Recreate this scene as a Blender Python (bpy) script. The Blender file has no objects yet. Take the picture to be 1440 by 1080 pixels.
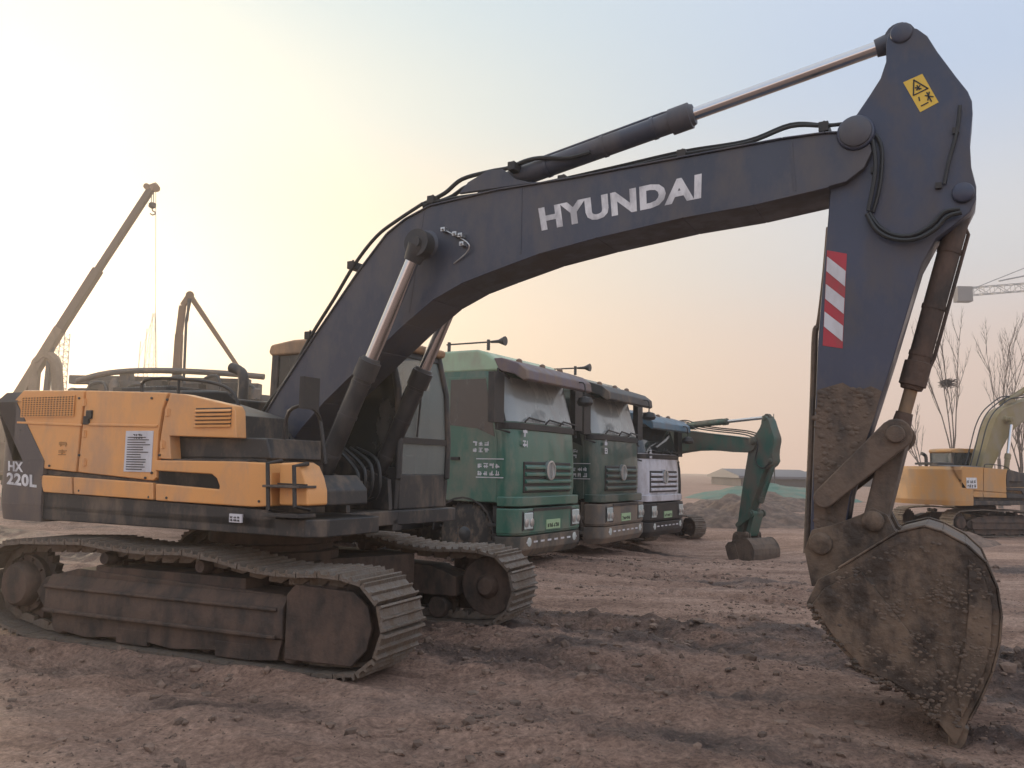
import bpy, bmesh, math, random
import numpy as np
from mathutils import Vector, Matrix
random.seed(7)
C = bpy.context.scene.collection
R_ = math.radians
PI = math.pi

# ------------------------------------------------------------------ camera data
F_, PIT, ROL, CH = 1193.16, 0.098, 0.0182, 1.6385
HC = (-2.3307, 8.6041); TH = 1.0921; THU = 1.1575      # where the big excavator stands, its two headings

def ray(px, py):
    x = px-720; y = py-540
    xr = x*math.cos(ROL)+y*math.sin(ROL); yr = -x*math.sin(ROL)+y*math.cos(ROL)
    r = xr/F_; u = -yr/F_
    return (r, math.cos(PIT)-u*math.sin(PIT), math.sin(PIT)+u*math.cos(PIT))

def P(px, py, Y=0.0):
    """side-view point (X, Z) of the big excavator, in its own upright plane at offset Y"""
    d = ray(px, py)
    t = (Y-(-HC[0]*math.cos(TH)-HC[1]*math.sin(TH)))/(d[0]*math.cos(TH)+d[1]*math.sin(TH))
    x = t*d[0]-HC[0]; y = t*d[1]-HC[1]
    return (x*math.sin(TH)-y*math.cos(TH), CH+t*d[2])

def PL(pts, Y=0.0): return [P(a, b, Y) for a, b in pts]

def at(px, py, depth):
    d = ray(px, py); k = depth/d[1]
    return Vector((d[0]*k, depth, CH+d[2]*k))

# ------------------------------------------------------------------ materials
MATS = {}
def mat(name, col, rough=0.5, metal=0.0, dirt=None, amt=0.35, scale=3.0, bump=0.0, bscale=40.0, var=0.12, spec=0.5, alpha=1.0, trans=0.0, coat=0.0):
    if name in MATS: return MATS[name]
    m = bpy.data.materials.new(name); m.use_nodes = True
    nt = m.node_tree; N = nt.nodes; L = nt.links
    b = N['Principled BSDF']
    b.inputs['Roughness'].default_value = rough; b.inputs['Metallic'].default_value = metal
    b.inputs['Specular IOR Level'].default_value = spec
    b.inputs['Alpha'].default_value = alpha; b.inputs['Transmission Weight'].default_value = trans
    b.inputs['Coat Weight'].default_value = coat
    tc = N.new('ShaderNodeTexCoord')
    n1 = N.new('ShaderNodeTexNoise'); n1.inputs['Scale'].default_value = scale; n1.inputs['Detail'].default_value = 8; n1.inputs['Roughness'].default_value = .62
    mpv = N.new('ShaderNodeMapping'); mpv.inputs['Scale'].default_value = (1.25, 1.25, .62); L.new(tc.outputs['Object'], mpv.inputs[0]); L.new(mpv.outputs[0], n1.inputs['Vector'])
    mx = N.new('ShaderNodeMix'); mx.data_type = 'RGBA'
    c0 = [max(0, c*(1-var)) for c in col]; c1 = [min(1, c*(1+var)) for c in col]
    mx.inputs[6].default_value = (*c0, 1); mx.inputs[7].default_value = (*c1, 1)
    n3 = N.new('ShaderNodeTexNoise'); n3.inputs['Scale'].default_value = scale*.6; n3.inputs['Detail'].default_value = 3
    L.new(tc.outputs['Object'], n3.inputs['Vector']); L.new(n3.outputs['Fac'], mx.inputs[0])
    out = mx.outputs[2]
    if dirt:
        rp = N.new('ShaderNodeMapRange'); rp.inputs[1].default_value = .62-amt*.5; rp.inputs[2].default_value = .78-amt*.4
        rp.inputs[3].default_value = 0; rp.inputs[4].default_value = min(1, .35+amt)
        L.new(n1.outputs['Fac'], rp.inputs[0])
        m2 = N.new('ShaderNodeMix'); m2.data_type = 'RGBA'; L.new(rp.outputs[0], m2.inputs[0])
        L.new(out, m2.inputs[6]); m2.inputs[7].default_value = (*dirt, 1); out = m2.outputs[2]
        n5 = N.new('ShaderNodeTexNoise'); n5.inputs['Scale'].default_value = scale*14; n5.inputs['Detail'].default_value = 5; n5.inputs['Roughness'].default_value = .75; L.new(mpv.outputs[0], n5.inputs['Vector'])
        r5 = N.new('ShaderNodeMapRange'); r5.inputs[1].default_value = .6; r5.inputs[2].default_value = .74; r5.inputs[3].default_value = 0; r5.inputs[4].default_value = .5; L.new(n5.outputs['Fac'], r5.inputs[0])
        m5 = N.new('ShaderNodeMix'); m5.data_type = 'RGBA'; L.new(r5.outputs[0], m5.inputs[0]); L.new(out, m5.inputs[6]); m5.inputs[7].default_value = (*dirt, 1); out = m5.outputs[2]
        mr = N.new('ShaderNodeMapRange'); mr.inputs[3].default_value = rough; mr.inputs[4].default_value = .9
        L.new(rp.outputs[0], mr.inputs[0]); L.new(mr.outputs[0], b.inputs['Roughness'])
    L.new(out, b.inputs['Base Color'])
    if bump:
        n2 = N.new('ShaderNodeTexNoise'); n2.inputs['Scale'].default_value = bscale; n2.inputs['Detail'].default_value = 6
        L.new(tc.outputs['Object'], n2.inputs['Vector'])
        bp = N.new('ShaderNodeBump'); bp.inputs['Strength'].default_value = bump; bp.inputs['Distance'].default_value = .02
        L.new(n2.outputs['Fac'], bp.inputs['Height']); L.new(bp.outputs[0], b.inputs['Normal'])
    MATS[name] = m
    return m

DUST = (.23, .17, .125); MUD = (.13, .09, .065)
yellow = mat('yellow_paint', (.76, .36, .12), .42, dirt=(.46, .29, .19), amt=.3, scale=2.0, coat=.2, var=.07)
charcoal = mat('charcoal_paint', (.05, .058, .085), .36, dirt=(.13, .12, .12), amt=.36, scale=2.6, var=.25, bump=.06, bscale=12)
charcoal_b = mat('charcoal_paint_frame', (.03, .03, .032), .5, dirt=DUST, amt=.28, scale=3)
grey_cw = mat('grey_paint_counterweight', (.085, .075, .08), .5, dirt=DUST, amt=.3, scale=2, bump=.1, bscale=25)
armpaint = mat('arm_paint', (.04, .05, .088), .34, dirt=(.11, .1, .1), amt=.34, scale=3.0, var=.25, bump=.06, bscale=12)
muddy = mat('mud_caked_steel', (.07, .055, .045), .75, dirt=(.16, .115, .085), amt=.55, scale=5, bump=.6, bscale=22)
muddy2 = mat('mud_caked_dark_steel', (.036, .027, .023), .7, dirt=(.12, .078, .058), amt=.5, scale=4, bump=.5, bscale=18)
bucketm = mat('worn_bucket_steel', (.05, .037, .029), .5, metal=.25, dirt=(.24, .17, .12), amt=.42, scale=4.5, bump=1.0, bscale=11, var=.35)
shoem = mat('worn_track_shoe', (.16, .135, .115), .5, metal=.3, dirt=(.17, .125, .09), amt=.42, scale=9, bump=.5, bscale=40)
chrome = mat('chrome_rod', (.62, .62, .64), .16, metal=1.0, var=.03)
rusty = mat('dusty_rod', (.34, .22, .12), .5, metal=.4, dirt=DUST, amt=.4)
rubber = mat('rubber', (.022, .022, .022), .6, dirt=DUST, amt=.3, scale=6)
barrelm = mat('dark_cylinder_barrel', (.03, .031, .036), .4, dirt=(.09, .08, .075), amt=.3, scale=4)
hose = mat('hydraulic_hose', (.02, .022, .024), .45)
pipe = mat('steel_pipe', (.05, .055, .06), .35, metal=.3)
black = mat('black_plastic', (.018, .018, .02), .5, dirt=(.1, .08, .065), amt=.25)
white = mat('white_lettering', (.74, .74, .76), .5, dirt=(.36, .36, .38), amt=.4, scale=6, var=.08)
offwhite = mat('white_sheet', (.62, .62, .66), .5, dirt=(.45, .42, .42), amt=.3)
red = mat('red_reflector', (.42, .03, .05), .4, dirt=(.2, .12, .1), amt=.25)
warn = mat('warning_yellow', (.75, .5, .06), .45, var=.08)
blackm = mat('black_print', (.02, .02, .02), .6)
glass = mat('tinted_glass', (.2, .23, .225), .08, trans=0, alpha=.5, var=.2, dirt=(.3, .31, .29), amt=.35, scale=2.5)
smoke = mat('smoked_glass', (.03, .035, .035), .08, alpha=.86, dirt=(.12, .11, .1), amt=.2)
skyscreen = mat('sky_toned_windscreen', (.3, .325, .325), .22, var=.35, dirt=(.38, .37, .35), amt=.3, scale=1.6, coat=.6)  # opaque glass; the sky's reflection is painted in as a pale base colour
dustglass = mat('dusty_windscreen', (.36, .37, .38), .1, dirt=(.46, .45, .43), amt=.45, scale=4, coat=.6)
darkglass = mat('dark_window', (.03, .034, .036), .06, dirt=(.08, .08, .075), amt=.12, coat=.5)
green = mat('green_truck_paint', (.032, .13, .095), .33, dirt=(.2, .19, .15), amt=.33, scale=2.2, coat=.35)
green_l = mat('lit_pale_green_roof_paint', (.36, .5, .34), .4, dirt=(.33, .31, .24), amt=.3, scale=2, coat=.2)  # light green paint, made paler still for the light on the roof
green_d = mat('dark_green_truck_paint', (.018, .06, .05), .36, dirt=(.17, .15, .12), amt=.38, scale=2.2, coat=.3)
whitep = mat('white_truck_paint', (.6, .6, .66), .4, dirt=(.33, .3, .3), amt=.35, scale=2.4, coat=.2)
bluep = mat('blue_truck_paint', (.07, .14, .2), .4, dirt=(.2, .18, .17), amt=.35)
teal = mat('teal_excavator_paint', (.025, .1, .078), .45, dirt=(.12, .1, .08), amt=.5, scale=2)
orange = mat('orange_excavator_paint', (.52, .27, .09), .45, dirt=(.4, .28, .18), amt=.35, scale=2)
boomgrey = mat('dusty_yellow_boom_paint', (.26, .21, .1), .5, dirt=(.3, .26, .2), amt=.4, scale=2)
lamp = mat('headlamp_lens', (.5, .56, .55), .12, coat=.6, var=.2, scale=20)
silver = mat('silver_trim', (.5, .52, .53), .3, metal=.8)
tan = mat('tan_crane_paint', (.15, .11, .075), .5, dirt=DUST, amt=.4)
brownp = mat('brown_pump_paint', (.25, .16, .1), .5, dirt=DUST, amt=.35)
pumpgrey = mat('grey_pump_boom_paint', (.1, .095, .09), .5, dirt=DUST, amt=.35)
galv = mat('galvanised_steel', (.33, .33, .33), .5, metal=.4)
bark = mat('grey_brown_bark', (.17, .14, .12), .85, bump=.3)
nestm = mat('nest_twigs', (.08, .06, .05), .9, bump=.6)
netm = mat('green_dust_netting', (.1, .2, .155), .8, dirt=(.24, .22, .17), amt=.35, scale=.8, bump=.5, bscale=8)
concrete = mat('grey_concrete', (.2, .19, .19), .85, dirt=(.12, .11, .11), amt=.3, scale=.3)
brick = mat('dull_render', (.12, .11, .11), .85, dirt=(.2, .18, .18), amt=.3, scale=.2)
roofm = mat('dull_sheet_roof', (.13, .13, .15), .6, var=.2, scale=.4)
soilm = mat('loose_soil', (.24, .165, .125), .92, dirt=(.1, .07, .055), amt=.5, scale=3, bump=.8, bscale=20)

# ------------------------------------------------------------------ mesh helper
class MB:
    def __init__(s): s.bm = bmesh.new()
    def _add(s, vs, fs):
        v = [s.bm.verts.new(p) for p in vs]
        for f in fs:
            try: s.bm.faces.new([v[i] for i in f])
            except ValueError: pass
        return v
    def box(s, x0, x1, y0, y1, z0, z1):
        s._add([(x0, y0, z0), (x1, y0, z0), (x1, y1, z0), (x0, y1, z0), (x0, y0, z1), (x1, y0, z1), (x1, y1, z1), (x0, y1, z1)],
               [(0, 3, 2, 1), (4, 5, 6, 7), (0, 1, 5, 4), (1, 2, 6, 5), (2, 3, 7, 6), (3, 0, 4, 7)]); return s
    def prism(s, poly, y0, y1):
        n = len(poly)
        s._add([(x, y0, z) for x, z in poly]+[(x, y1, z) for x, z in poly],
               [tuple(range(n)), tuple(range(2*n-1, n-1, -1))]+[(i, i+n, (i+1) % n+n, (i+1) % n) for i in range(n)]); return s
    def prismz(s, poly, z0, z1, poly2=None):
        n = len(poly); q = poly2 or poly
        s._add([(x, y, z0) for x, y in poly]+[(x, y, z1) for x, y in q],
               [tuple(range(n-1, -1, -1)), tuple(range(n, 2*n))]+[(i, (i+1) % n, (i+1) % n+n, i+n) for i in range(n)]); return s
    def prismx(s, poly, x0, x1):
        n = len(poly)
        s._add([(x0, y, z) for y, z in poly]+[(x1, y, z) for y, z in poly],
               [tuple(range(n)), tuple(range(2*n-1, n-1, -1))]+[(i, i+n, (i+1) % n+n, (i+1) % n) for i in range(n)]); return s
    def lathe(s, p0, p1, prof, n=20):
        """prof: (distance along axis from p0, radius)"""
        p0 = Vector(p0); p1 = Vector(p1); d = (p1-p0).normalized()
        a = d.orthogonal().normalized(); b = d.cross(a)
        rings = []
        for t, r in prof:
            rings.append([s.bm.verts.new(p0+d*t+(a*math.cos(2*PI*i/n)+b*math.sin(2*PI*i/n))*r) for i in range(n)])
        for A, B in zip(rings, rings[1:]):
            for i in range(n): s.bm.faces.new((A[i], A[(i+1) % n], B[(i+1) % n], B[i]))
        s.bm.faces.new(rings[0][::-1]); s.bm.faces.new(rings[-1]); return s
    def cyl(s, p0, p1, r0, r1=None, n=18):
        L = (Vector(p1)-Vector(p0)).length
        return s.lathe(p0, p1, [(0, r0), (L, r0 if r1 is None else r1)], n)
    def tube(s, pts, r, n=8, smooth=True, r1=None):
        pts = [Vector(p) for p in pts]
        if smooth and len(pts) > 2:
            q = []
            for i in range(len(pts)-1):
                a = pts[max(i-1, 0)]; b = pts[i]; c = pts[i+1]; d = pts[min(i+2, len(pts)-1)]
                for k in range(5):
                    t = k/5
                    q.append(.5*((2*b)+(c-a)*t+(2*a-5*b+4*c-d)*t*t+(3*b-a-3*c+d)*t**3))
            q.append(pts[-1]); pts = q
        rings = []; prev = None; m = len(pts)
        for i, p in enumerate(pts):
            d = (pts[min(i+1, m-1)]-pts[max(i-1, 0)]).normalized()
            if prev is None: a = d.orthogonal().normalized()
            else:
                a = prev-d*prev.dot(d); a = a.normalized() if a.length > 1e-6 else d.orthogonal().normalized()
            prev = a; b = d.cross(a); rr = r if r1 is None else r+(r1-r)*i/(m-1)
            rings.append([s.bm.verts.new(p+(a*math.cos(2*PI*k/n)+b*math.sin(2*PI*k/n))*rr) for k in range(n)])
        for A, B in zip(rings, rings[1:]):
            for k in range(n): s.bm.faces.new((A[k], A[(k+1) % n], B[(k+1) % n], B[k]))
        s.bm.faces.new(rings[0][::-1]); s.bm.faces.new(rings[-1]); return s
    def beam(s, p0, p1, w, h, w1=None, h1=None):
        """square beam from p0 to p1"""
        p0 = Vector(p0); p1 = Vector(p1); d = (p1-p0).normalized()
        a = d.cross(Vector((0, 0, 1)));
        a = a.normalized() if a.length > 1e-4 else Vector((1, 0, 0))
        b = a.cross(d); w1 = w1 or w; h1 = h1 or h
        v = [p0+a*sx*w/2+b*sz*h/2 for sx, sz in ((-1, -1), (1, -1), (1, 1), (-1, 1))]+[p1+a*sx*w1/2+b*sz*h1/2 for sx, sz in ((-1, -1), (1, -1), (1, 1), (-1, 1))]
        s._add(v, [(0, 1, 2, 3), (7, 6, 5, 4), (0, 4, 5, 1), (1, 5, 6, 2), (2, 6, 7, 3), (3, 7, 4, 0)]); return s
    def ribbon(s, pts, y0, y1, th):
        """plate that follows a polyline in the XZ plane, offset outward (left of travel) by th"""
        n = len(pts); nr = []
        for i in range(n):
            a = pts[max(i-1, 0)]; b = pts[min(i+1, n-1)]
            dx, dz = b[0]-a[0], b[1]-a[1]; l = math.hypot(dx, dz) or 1
            nr.append((-dz/l, dx/l))
        q = [(p[0]+m[0]*th, p[1]+m[1]*th) for p, m in zip(pts, nr)]
        for i in range(n-1):
            s._add([(pts[i][0], y0, pts[i][1]), (pts[i+1][0], y0, pts[i+1][1]), (q[i+1][0], y0, q[i+1][1]), (q[i][0], y0, q[i][1]),
                    (pts[i][0], y1, pts[i][1]), (pts[i+1][0], y1, pts[i+1][1]), (q[i+1][0], y1, q[i+1][1]), (q[i][0], y1, q[i][1])],
                   [(0, 1, 2, 3), (7, 6, 5, 4), (0, 4, 5, 1), (1, 5, 6, 2), (2, 6, 7, 3), (3, 7, 4, 0)])
        return s
    def build(s, name, m, parent=None, bevel=0.0, ang=35):
        bm = s.bm
        bmesh.ops.recalc_face_normals(bm, faces=bm.faces)
        for e in bm.edges:
            if len(e.link_faces) == 2 and e.calc_face_angle(0) > R_(ang): e.smooth = False
        for f in bm.faces: f.smooth = True
        me = bpy.data.meshes.new(name); bm.to_mesh(me); bm.free()
        o = bpy.data.objects.new(name, me); C.objects.link(o); me.materials.append(m)
        if parent: o.parent = parent
        if bevel:
            b = o.modifiers.new('bevel', 'BEVEL'); b.width = bevel; b.segments = 2; b.limit_method = 'ANGLE'; b.angle_limit = R_(40)
            b.harden_normals = True
        return o

def root(name, label, cat, loc, rz=0.0, group=None):
    o = bpy.data.objects.new(name, None); C.objects.link(o); o.location = loc; o.rotation_euler = (0, 0, rz)
    o.empty_display_size = .3
    o['label'] = label; o['category'] = cat
    if group: o['group'] = group
    return o
def tag(o, label, cat, group=None):
    o['label'] = label; o['category'] = cat
    if group: o['group'] = group
    return o

_dg = None
def text_verts(txt, bold=.035):
    cu = bpy.data.curves.new('t', 'FONT'); cu.body = txt; cu.offset = bold; cu.resolution_u = 3; cu.space_character = 1.06
    ob = bpy.data.objects.new('t', cu); C.objects.link(ob)
    bpy.context.view_layer.update()
    dg = bpy.context.evaluated_depsgraph_get()
    me = ob.evaluated_get(dg).to_mesh()
    vs = [v.co.copy() for v in me.vertices]; fs = [tuple(p.vertices) for p in me.polygons]
    ob.evaluated_get(dg).to_mesh_clear()
    bpy.data.objects.remove(ob); bpy.data.curves.remove(cu)
    x0 = min(v.x for v in vs); x1 = max(v.x for v in vs); y0 = min(v.y for v in vs); y1 = max(v.y for v in vs)
    return [((v.x-x0)/(x1-x0), (v.y-y0)/(y1-y0)) for v in vs], fs
def text_quad(txt, quad, y, m, parent, name='lettering', bold=.035):
    """quad: bottom-left, bottom-right, top-right, top-left as (x, z); the text lies on the plane Y=y facing -Y"""
    vs, fs = text_verts(txt, bold); mb = MB()
    def bl(u, v):
        a, b, c, d = quad
        return tuple((1-u)*(1-v)*a[i]+u*(1-v)*b[i]+u*v*c[i]+(1-u)*v*d[i] for i in range(2))
    n = len(vs); v3 = []
    for u, v in vs:
        x, z = bl(u, v); v3.append((x, y, z))
    mb._add(v3, fs)
    return mb.build(name, m, parent)

def glyph_rows(mb, x0, z0, w, h, rows, cols, y, rng, axis='x'):
    """rows of small stroke marks standing for print too small to read"""
    cw = w/cols; ch = h/rows
    for r in range(rows):
        for c in range(cols):
            ax = x0+c*cw; az = z0+r*ch; k = cw*.78; kh = ch*.7; t = min(k, kh)*.17
            st = []
            for _ in range(3): zz = az+rng.random()*(kh-t); st.append((ax, ax+k*(.6+.4*rng.random()), zz, zz+t))
            for _ in range(2): xx = ax+rng.random()*(k-t); st.append((xx, xx+t, az, az+kh*(.6+.4*rng.random())))
            for q, (a, b, cc, d) in enumerate(st):
                e = .0006*q
                if axis == 'x': mb.box(a, b, y-.003-e, y, cc, d)
                else: mb.box(y, y+.003+e, a, b, cc, d)

# ------------------------------------------------------------------ excavator
def rigid(ang, piv, to):
    ca, sa = math.cos(ang), math.sin(ang)
    def f(p):
        x, z = p[0]-piv[0], p[1]-piv[1]
        return (to[0]+x*ca-z*sa, to[1]+x*sa+z*ca)
    return f
IDN = lambda p: (p[0], p[1])
FOOT = (0.12, 1.9); APIN = P(1208, 203); BPIN = P(1163, 760)

def cylinder(rt, foot, end, glandfrac, y, rb, rr, nm, mb_, mr_, width=.06):
    """hydraulic cylinder in the XZ plane at offset y: barrel from foot, rod up to end"""
    f = Vector((foot[0], y, foot[1])); e = Vector((end[0], y, end[1])); L = (e-f).length; d = (e-f)/L; g = L*glandfrac
    mb = MB()
    mb.lathe(f, e, [(.06, rb*.75), (.1, rb), (g-.2, rb), (g-.195, rb*1.22), (g-.03, rb*1.22), (g-.025, rb*1.05), (g, rb*.95), (g+.004, rb*.7)], 24)
    mb.cyl(f+Vector((0, -width, 0)), f+Vector((0, width, 0)), rb*1.05, n=20)
    side = Vector((-d.z, 0, d.x))
    q = f+side*(rb+.015)
    mb.tube([f+d*.18+side*rb*.8, q+d*.22, q+d*(g-.25), f+d*(g-.15)+side*rb], .013, 6, smooth=False)
    for t in (.3, .6, .85): mb.box_at = None
    for t in (.25, .55, .8): mb.lathe(f+d*(g*t), e, [(0, rb*1.07), (.03, rb*1.07)], 24)
    o = mb.build(nm, mb_, rt, ang=50)
    r = MB(); r.lathe(f, e, [(g-.01, rr), (L-.09, rr)], 20); r.build('rod', mr_, o)
    h = MB(); h.cyl(e+Vector((0, -width, 0)), e+Vector((0, width, 0)), rr*2.0, n=20); h.lathe(f, e, [(L-.17, rr*1.25), (L-.02, rr*1.6)], 16)
    h.cyl(e+Vector((0, -width-.03, 0)), e+Vector((0, width+.03, 0)), rr*.9, n=16)
    h.build('rod_eye', mb_, o)
    return o

def track(rt, side, off, det):
    y0, y1 = (-1.5, -.9) if side < 0 else (.9, 1.5)
    ix, iz, ir = 1.84, .425, .345; sx, sz, sr = -1.84, .47, .37
    # closed loop path: bottom, idler, top (sagging over two carrier rollers), sprocket
    path = []
    a0 = math.atan2(.075-iz, 0)
    for i in range(15): path.append((-1.55+i*(3.1/14), .06-.0*i))
    for i in range(0, 15):
        a = -PI/2+.12+i*(PI-.3)/14; path.append((ix+ir*math.cos(a), iz+ir*math.sin(a)))
    top = [(1.62, .775), (1.3, .755), (.95, .77), (.6, .83), (.25, .865), (-.2, .845), (-.6, .86), (-.95, .888), (-1.35, .87), (-1.7, .855)]
    path += top
    for i in range(1, 14):
        a = PI/2+.05+i*(PI-.4)/14; path.append((sx+sr*math.cos(a), sz+sr*math.sin(a)))
    pts = path+[path[0]]
    seg = [math.hypot(pts[i+1][0]-pts[i][0], pts[i+1][1]-pts[i][1]) for i in range(len(pts)-1)]
    tot = sum(seg); n = 49; pitch = tot/n
    def pos(s):
        s %= tot; i = 0
        while s > seg[i]: s -= seg[i]; i += 1
        t = s/seg[i]; return (pts[i][0]*(1-t)+pts[i+1][0]*t, pts[i][1]*(1-t)+pts[i+1][1]*t)
    fr = MB()
    yc = (y0+y1)/2
    fr.prism([(-1.5, .28), (-1.62, .42), (-1.5, .56), (-1.1, .66), (1.2, .6), (1.5, .5), (1.5, .3)], yc-.17, yc+.17); fr.box(-.9, .8, yc-.15, yc+.15, .6, .7)
    s_ = -1 if side < 0 else 1
    # outer sloped guard and lower lip
    fr.prismx([(yc+s_*.17, .60), (yc+s_*.235, .50), (yc+s_*.235, .27), (yc+s_*.17, .25)], -1.42, 1.25)
    fr.prismx([(yc+s_*.235, .515), (yc+s_*.26, .505), (yc+s_*.26, .48), (yc+s_*.235, .47)], -1.42, 1.2)
    fr.prismx([(yc+s_*.235, .30), (yc+s_*.265, .30), (yc+s_*.265, .265), (yc+s_*.235, .265)], -1.42, 1.2)
    for x in (-.35, .75): fr.prismx([(yc+s_*.17, .2), (yc+s_*.22, .2), (yc+s_*.22, .07), (yc+s_*.17, .06)], x-.18, x+.18)
    f = fr.build('track_frame', muddy2, rt, .012)
    f.rotation_euler.z = off
    sh = MB()
    for i in range(n):
        a = pos(i*pitch); b = pos((i+.92)*pitch)
        dx, dz = b[0]-a[0], b[1]-a[1]; l = math.hypot(dx, dz); dx /= l; dz /= l
        nx, nz = dz, -dx      # outward
        def q(t, h): return (a[0]+dx*t+nx*h, a[1]+dz*t+nz*h)
        L = pitch*.96; th = .026; g = .026
        prof = [q(0, 0), q(L, 0), q(L, th+g*.6), q(L-.016, th+g), q(L-.03, th), q(L*.55, th), q(L*.5, th+g), q(L*.44, th+g), q(L*.39, th), q(.03, th), q(.014, th+g), q(0, th+g*.8)]
        j = random.uniform(-.004, .004)
        sh.prism(prof, y0+j, y1+j)
        if det:
            for yy in (yc-.08, yc+.08):
                sh.prism([q(-.03, -.01), q(L*.5, -.085), q(L+.03, -.085), q(L+.03, -.01)], yy-.018, yy+.018)
    sh.build('track_chain', shoem, f)
    gd = MB(); gp = [(1.28, .12), (1.28, .62), (1.36, .7), (1.9, .68), (2.03, .58), (2.07, .42), (2.03, .26), (1.9, .13)]
    y_, z_ = sorted((yc+s_*.2, yc+s_*.235)); gd.prism(gp, y_, z_); y_, z_ = sorted((yc+s_*.12, yc+s_*.2)); gd.prism([(1.3, .3), (1.3, .55), (1.85, .5), (1.85, .35)], y_, z_)
    gd.build('idler_guard', muddy2, f, .01)
    gd = MB(); y_, z_ = sorted((yc+s_*.19, yc+s_*.215)); gd.prism([(-1.35, .26), (1.24, .26), (1.2, .1), (.9, .07), (.6, .12), (.1, .08), (-.4, .13), (-.9, .08), (-1.3, .12)], y_, z_); gd.build('roller_guard', muddy2, f, .006)
    idl = MB(); idl.lathe((ix, yc-.11, iz), (ix, yc+.11, iz), [(0, ir-.05), (.04, ir-.05), (.045, ir-.02), (.175, ir-.02), (.18, ir-.05), (.22, ir-.05)], 36)
    idl.lathe((ix, yc-.2, iz), (ix, yc+.2, iz), [(0, .08), (.06, .12), (.34, .12), (.4, .08)], 20)
    idl.prism([(1.35, .3), (1.35, .53), (ix+.04, .56), (ix+.1, .43), (ix+.04, .3)], yc+s_*.13, yc+s_*.2)
    idl.build('idler', muddy2, f, .008)
    sp = MB()
    tooth = []
    nt = 23
    for i in range(nt*2):
        a = PI*i/nt; r = sr-.01 if i % 2 == 0 else sr-.06; tooth.append((sx+r*math.cos(a), sz+r*math.sin(a)))
    sp.prism(tooth, yc-.04, yc+.04)
    sp.lathe((sx, yc, sz), (sx, yc+s_*.26, sz), [(0, .26), (.1, .26), (.11, .21), (.2, .2), (.235, .17), (.245, .05)], 32)
    for i in range(10):
        a = 2*PI*i/10; sp.cyl((sx+.235*math.cos(a), yc+s_*.1, sz+.235*math.sin(a)), (sx+.235*math.cos(a), yc+s_*.13, sz+.235*math.sin(a)), .015, n=6)
    sp.build('sprocket', muddy2, f, .004)
    for x in (-.75, .35):
        r = MB(); r.lathe((x, yc-.2, .77), (x, yc+.2, .77), [(0, .05), (.05, .065), (.1, .065), (.11, .045), (.3, .045), (.31, .065), (.4, .065)], 16); r.box(x-.05, x+.05, yc-.03, yc+.03, .55, .74); r.build('carrier_roller', muddy2, f)
    for i in range(7):
        x = -1.3+i*.43
        r = MB(); r.lathe((x, yc-.16, .175), (x, yc+.16, .175), [(0, .1), (.03, .12), (.1, .12), (.11, .08), (.21, .08), (.22, .12), (.29, .12), (.32, .1)], 18); r.build('track_roller', muddy2, f)
    return f

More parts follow.
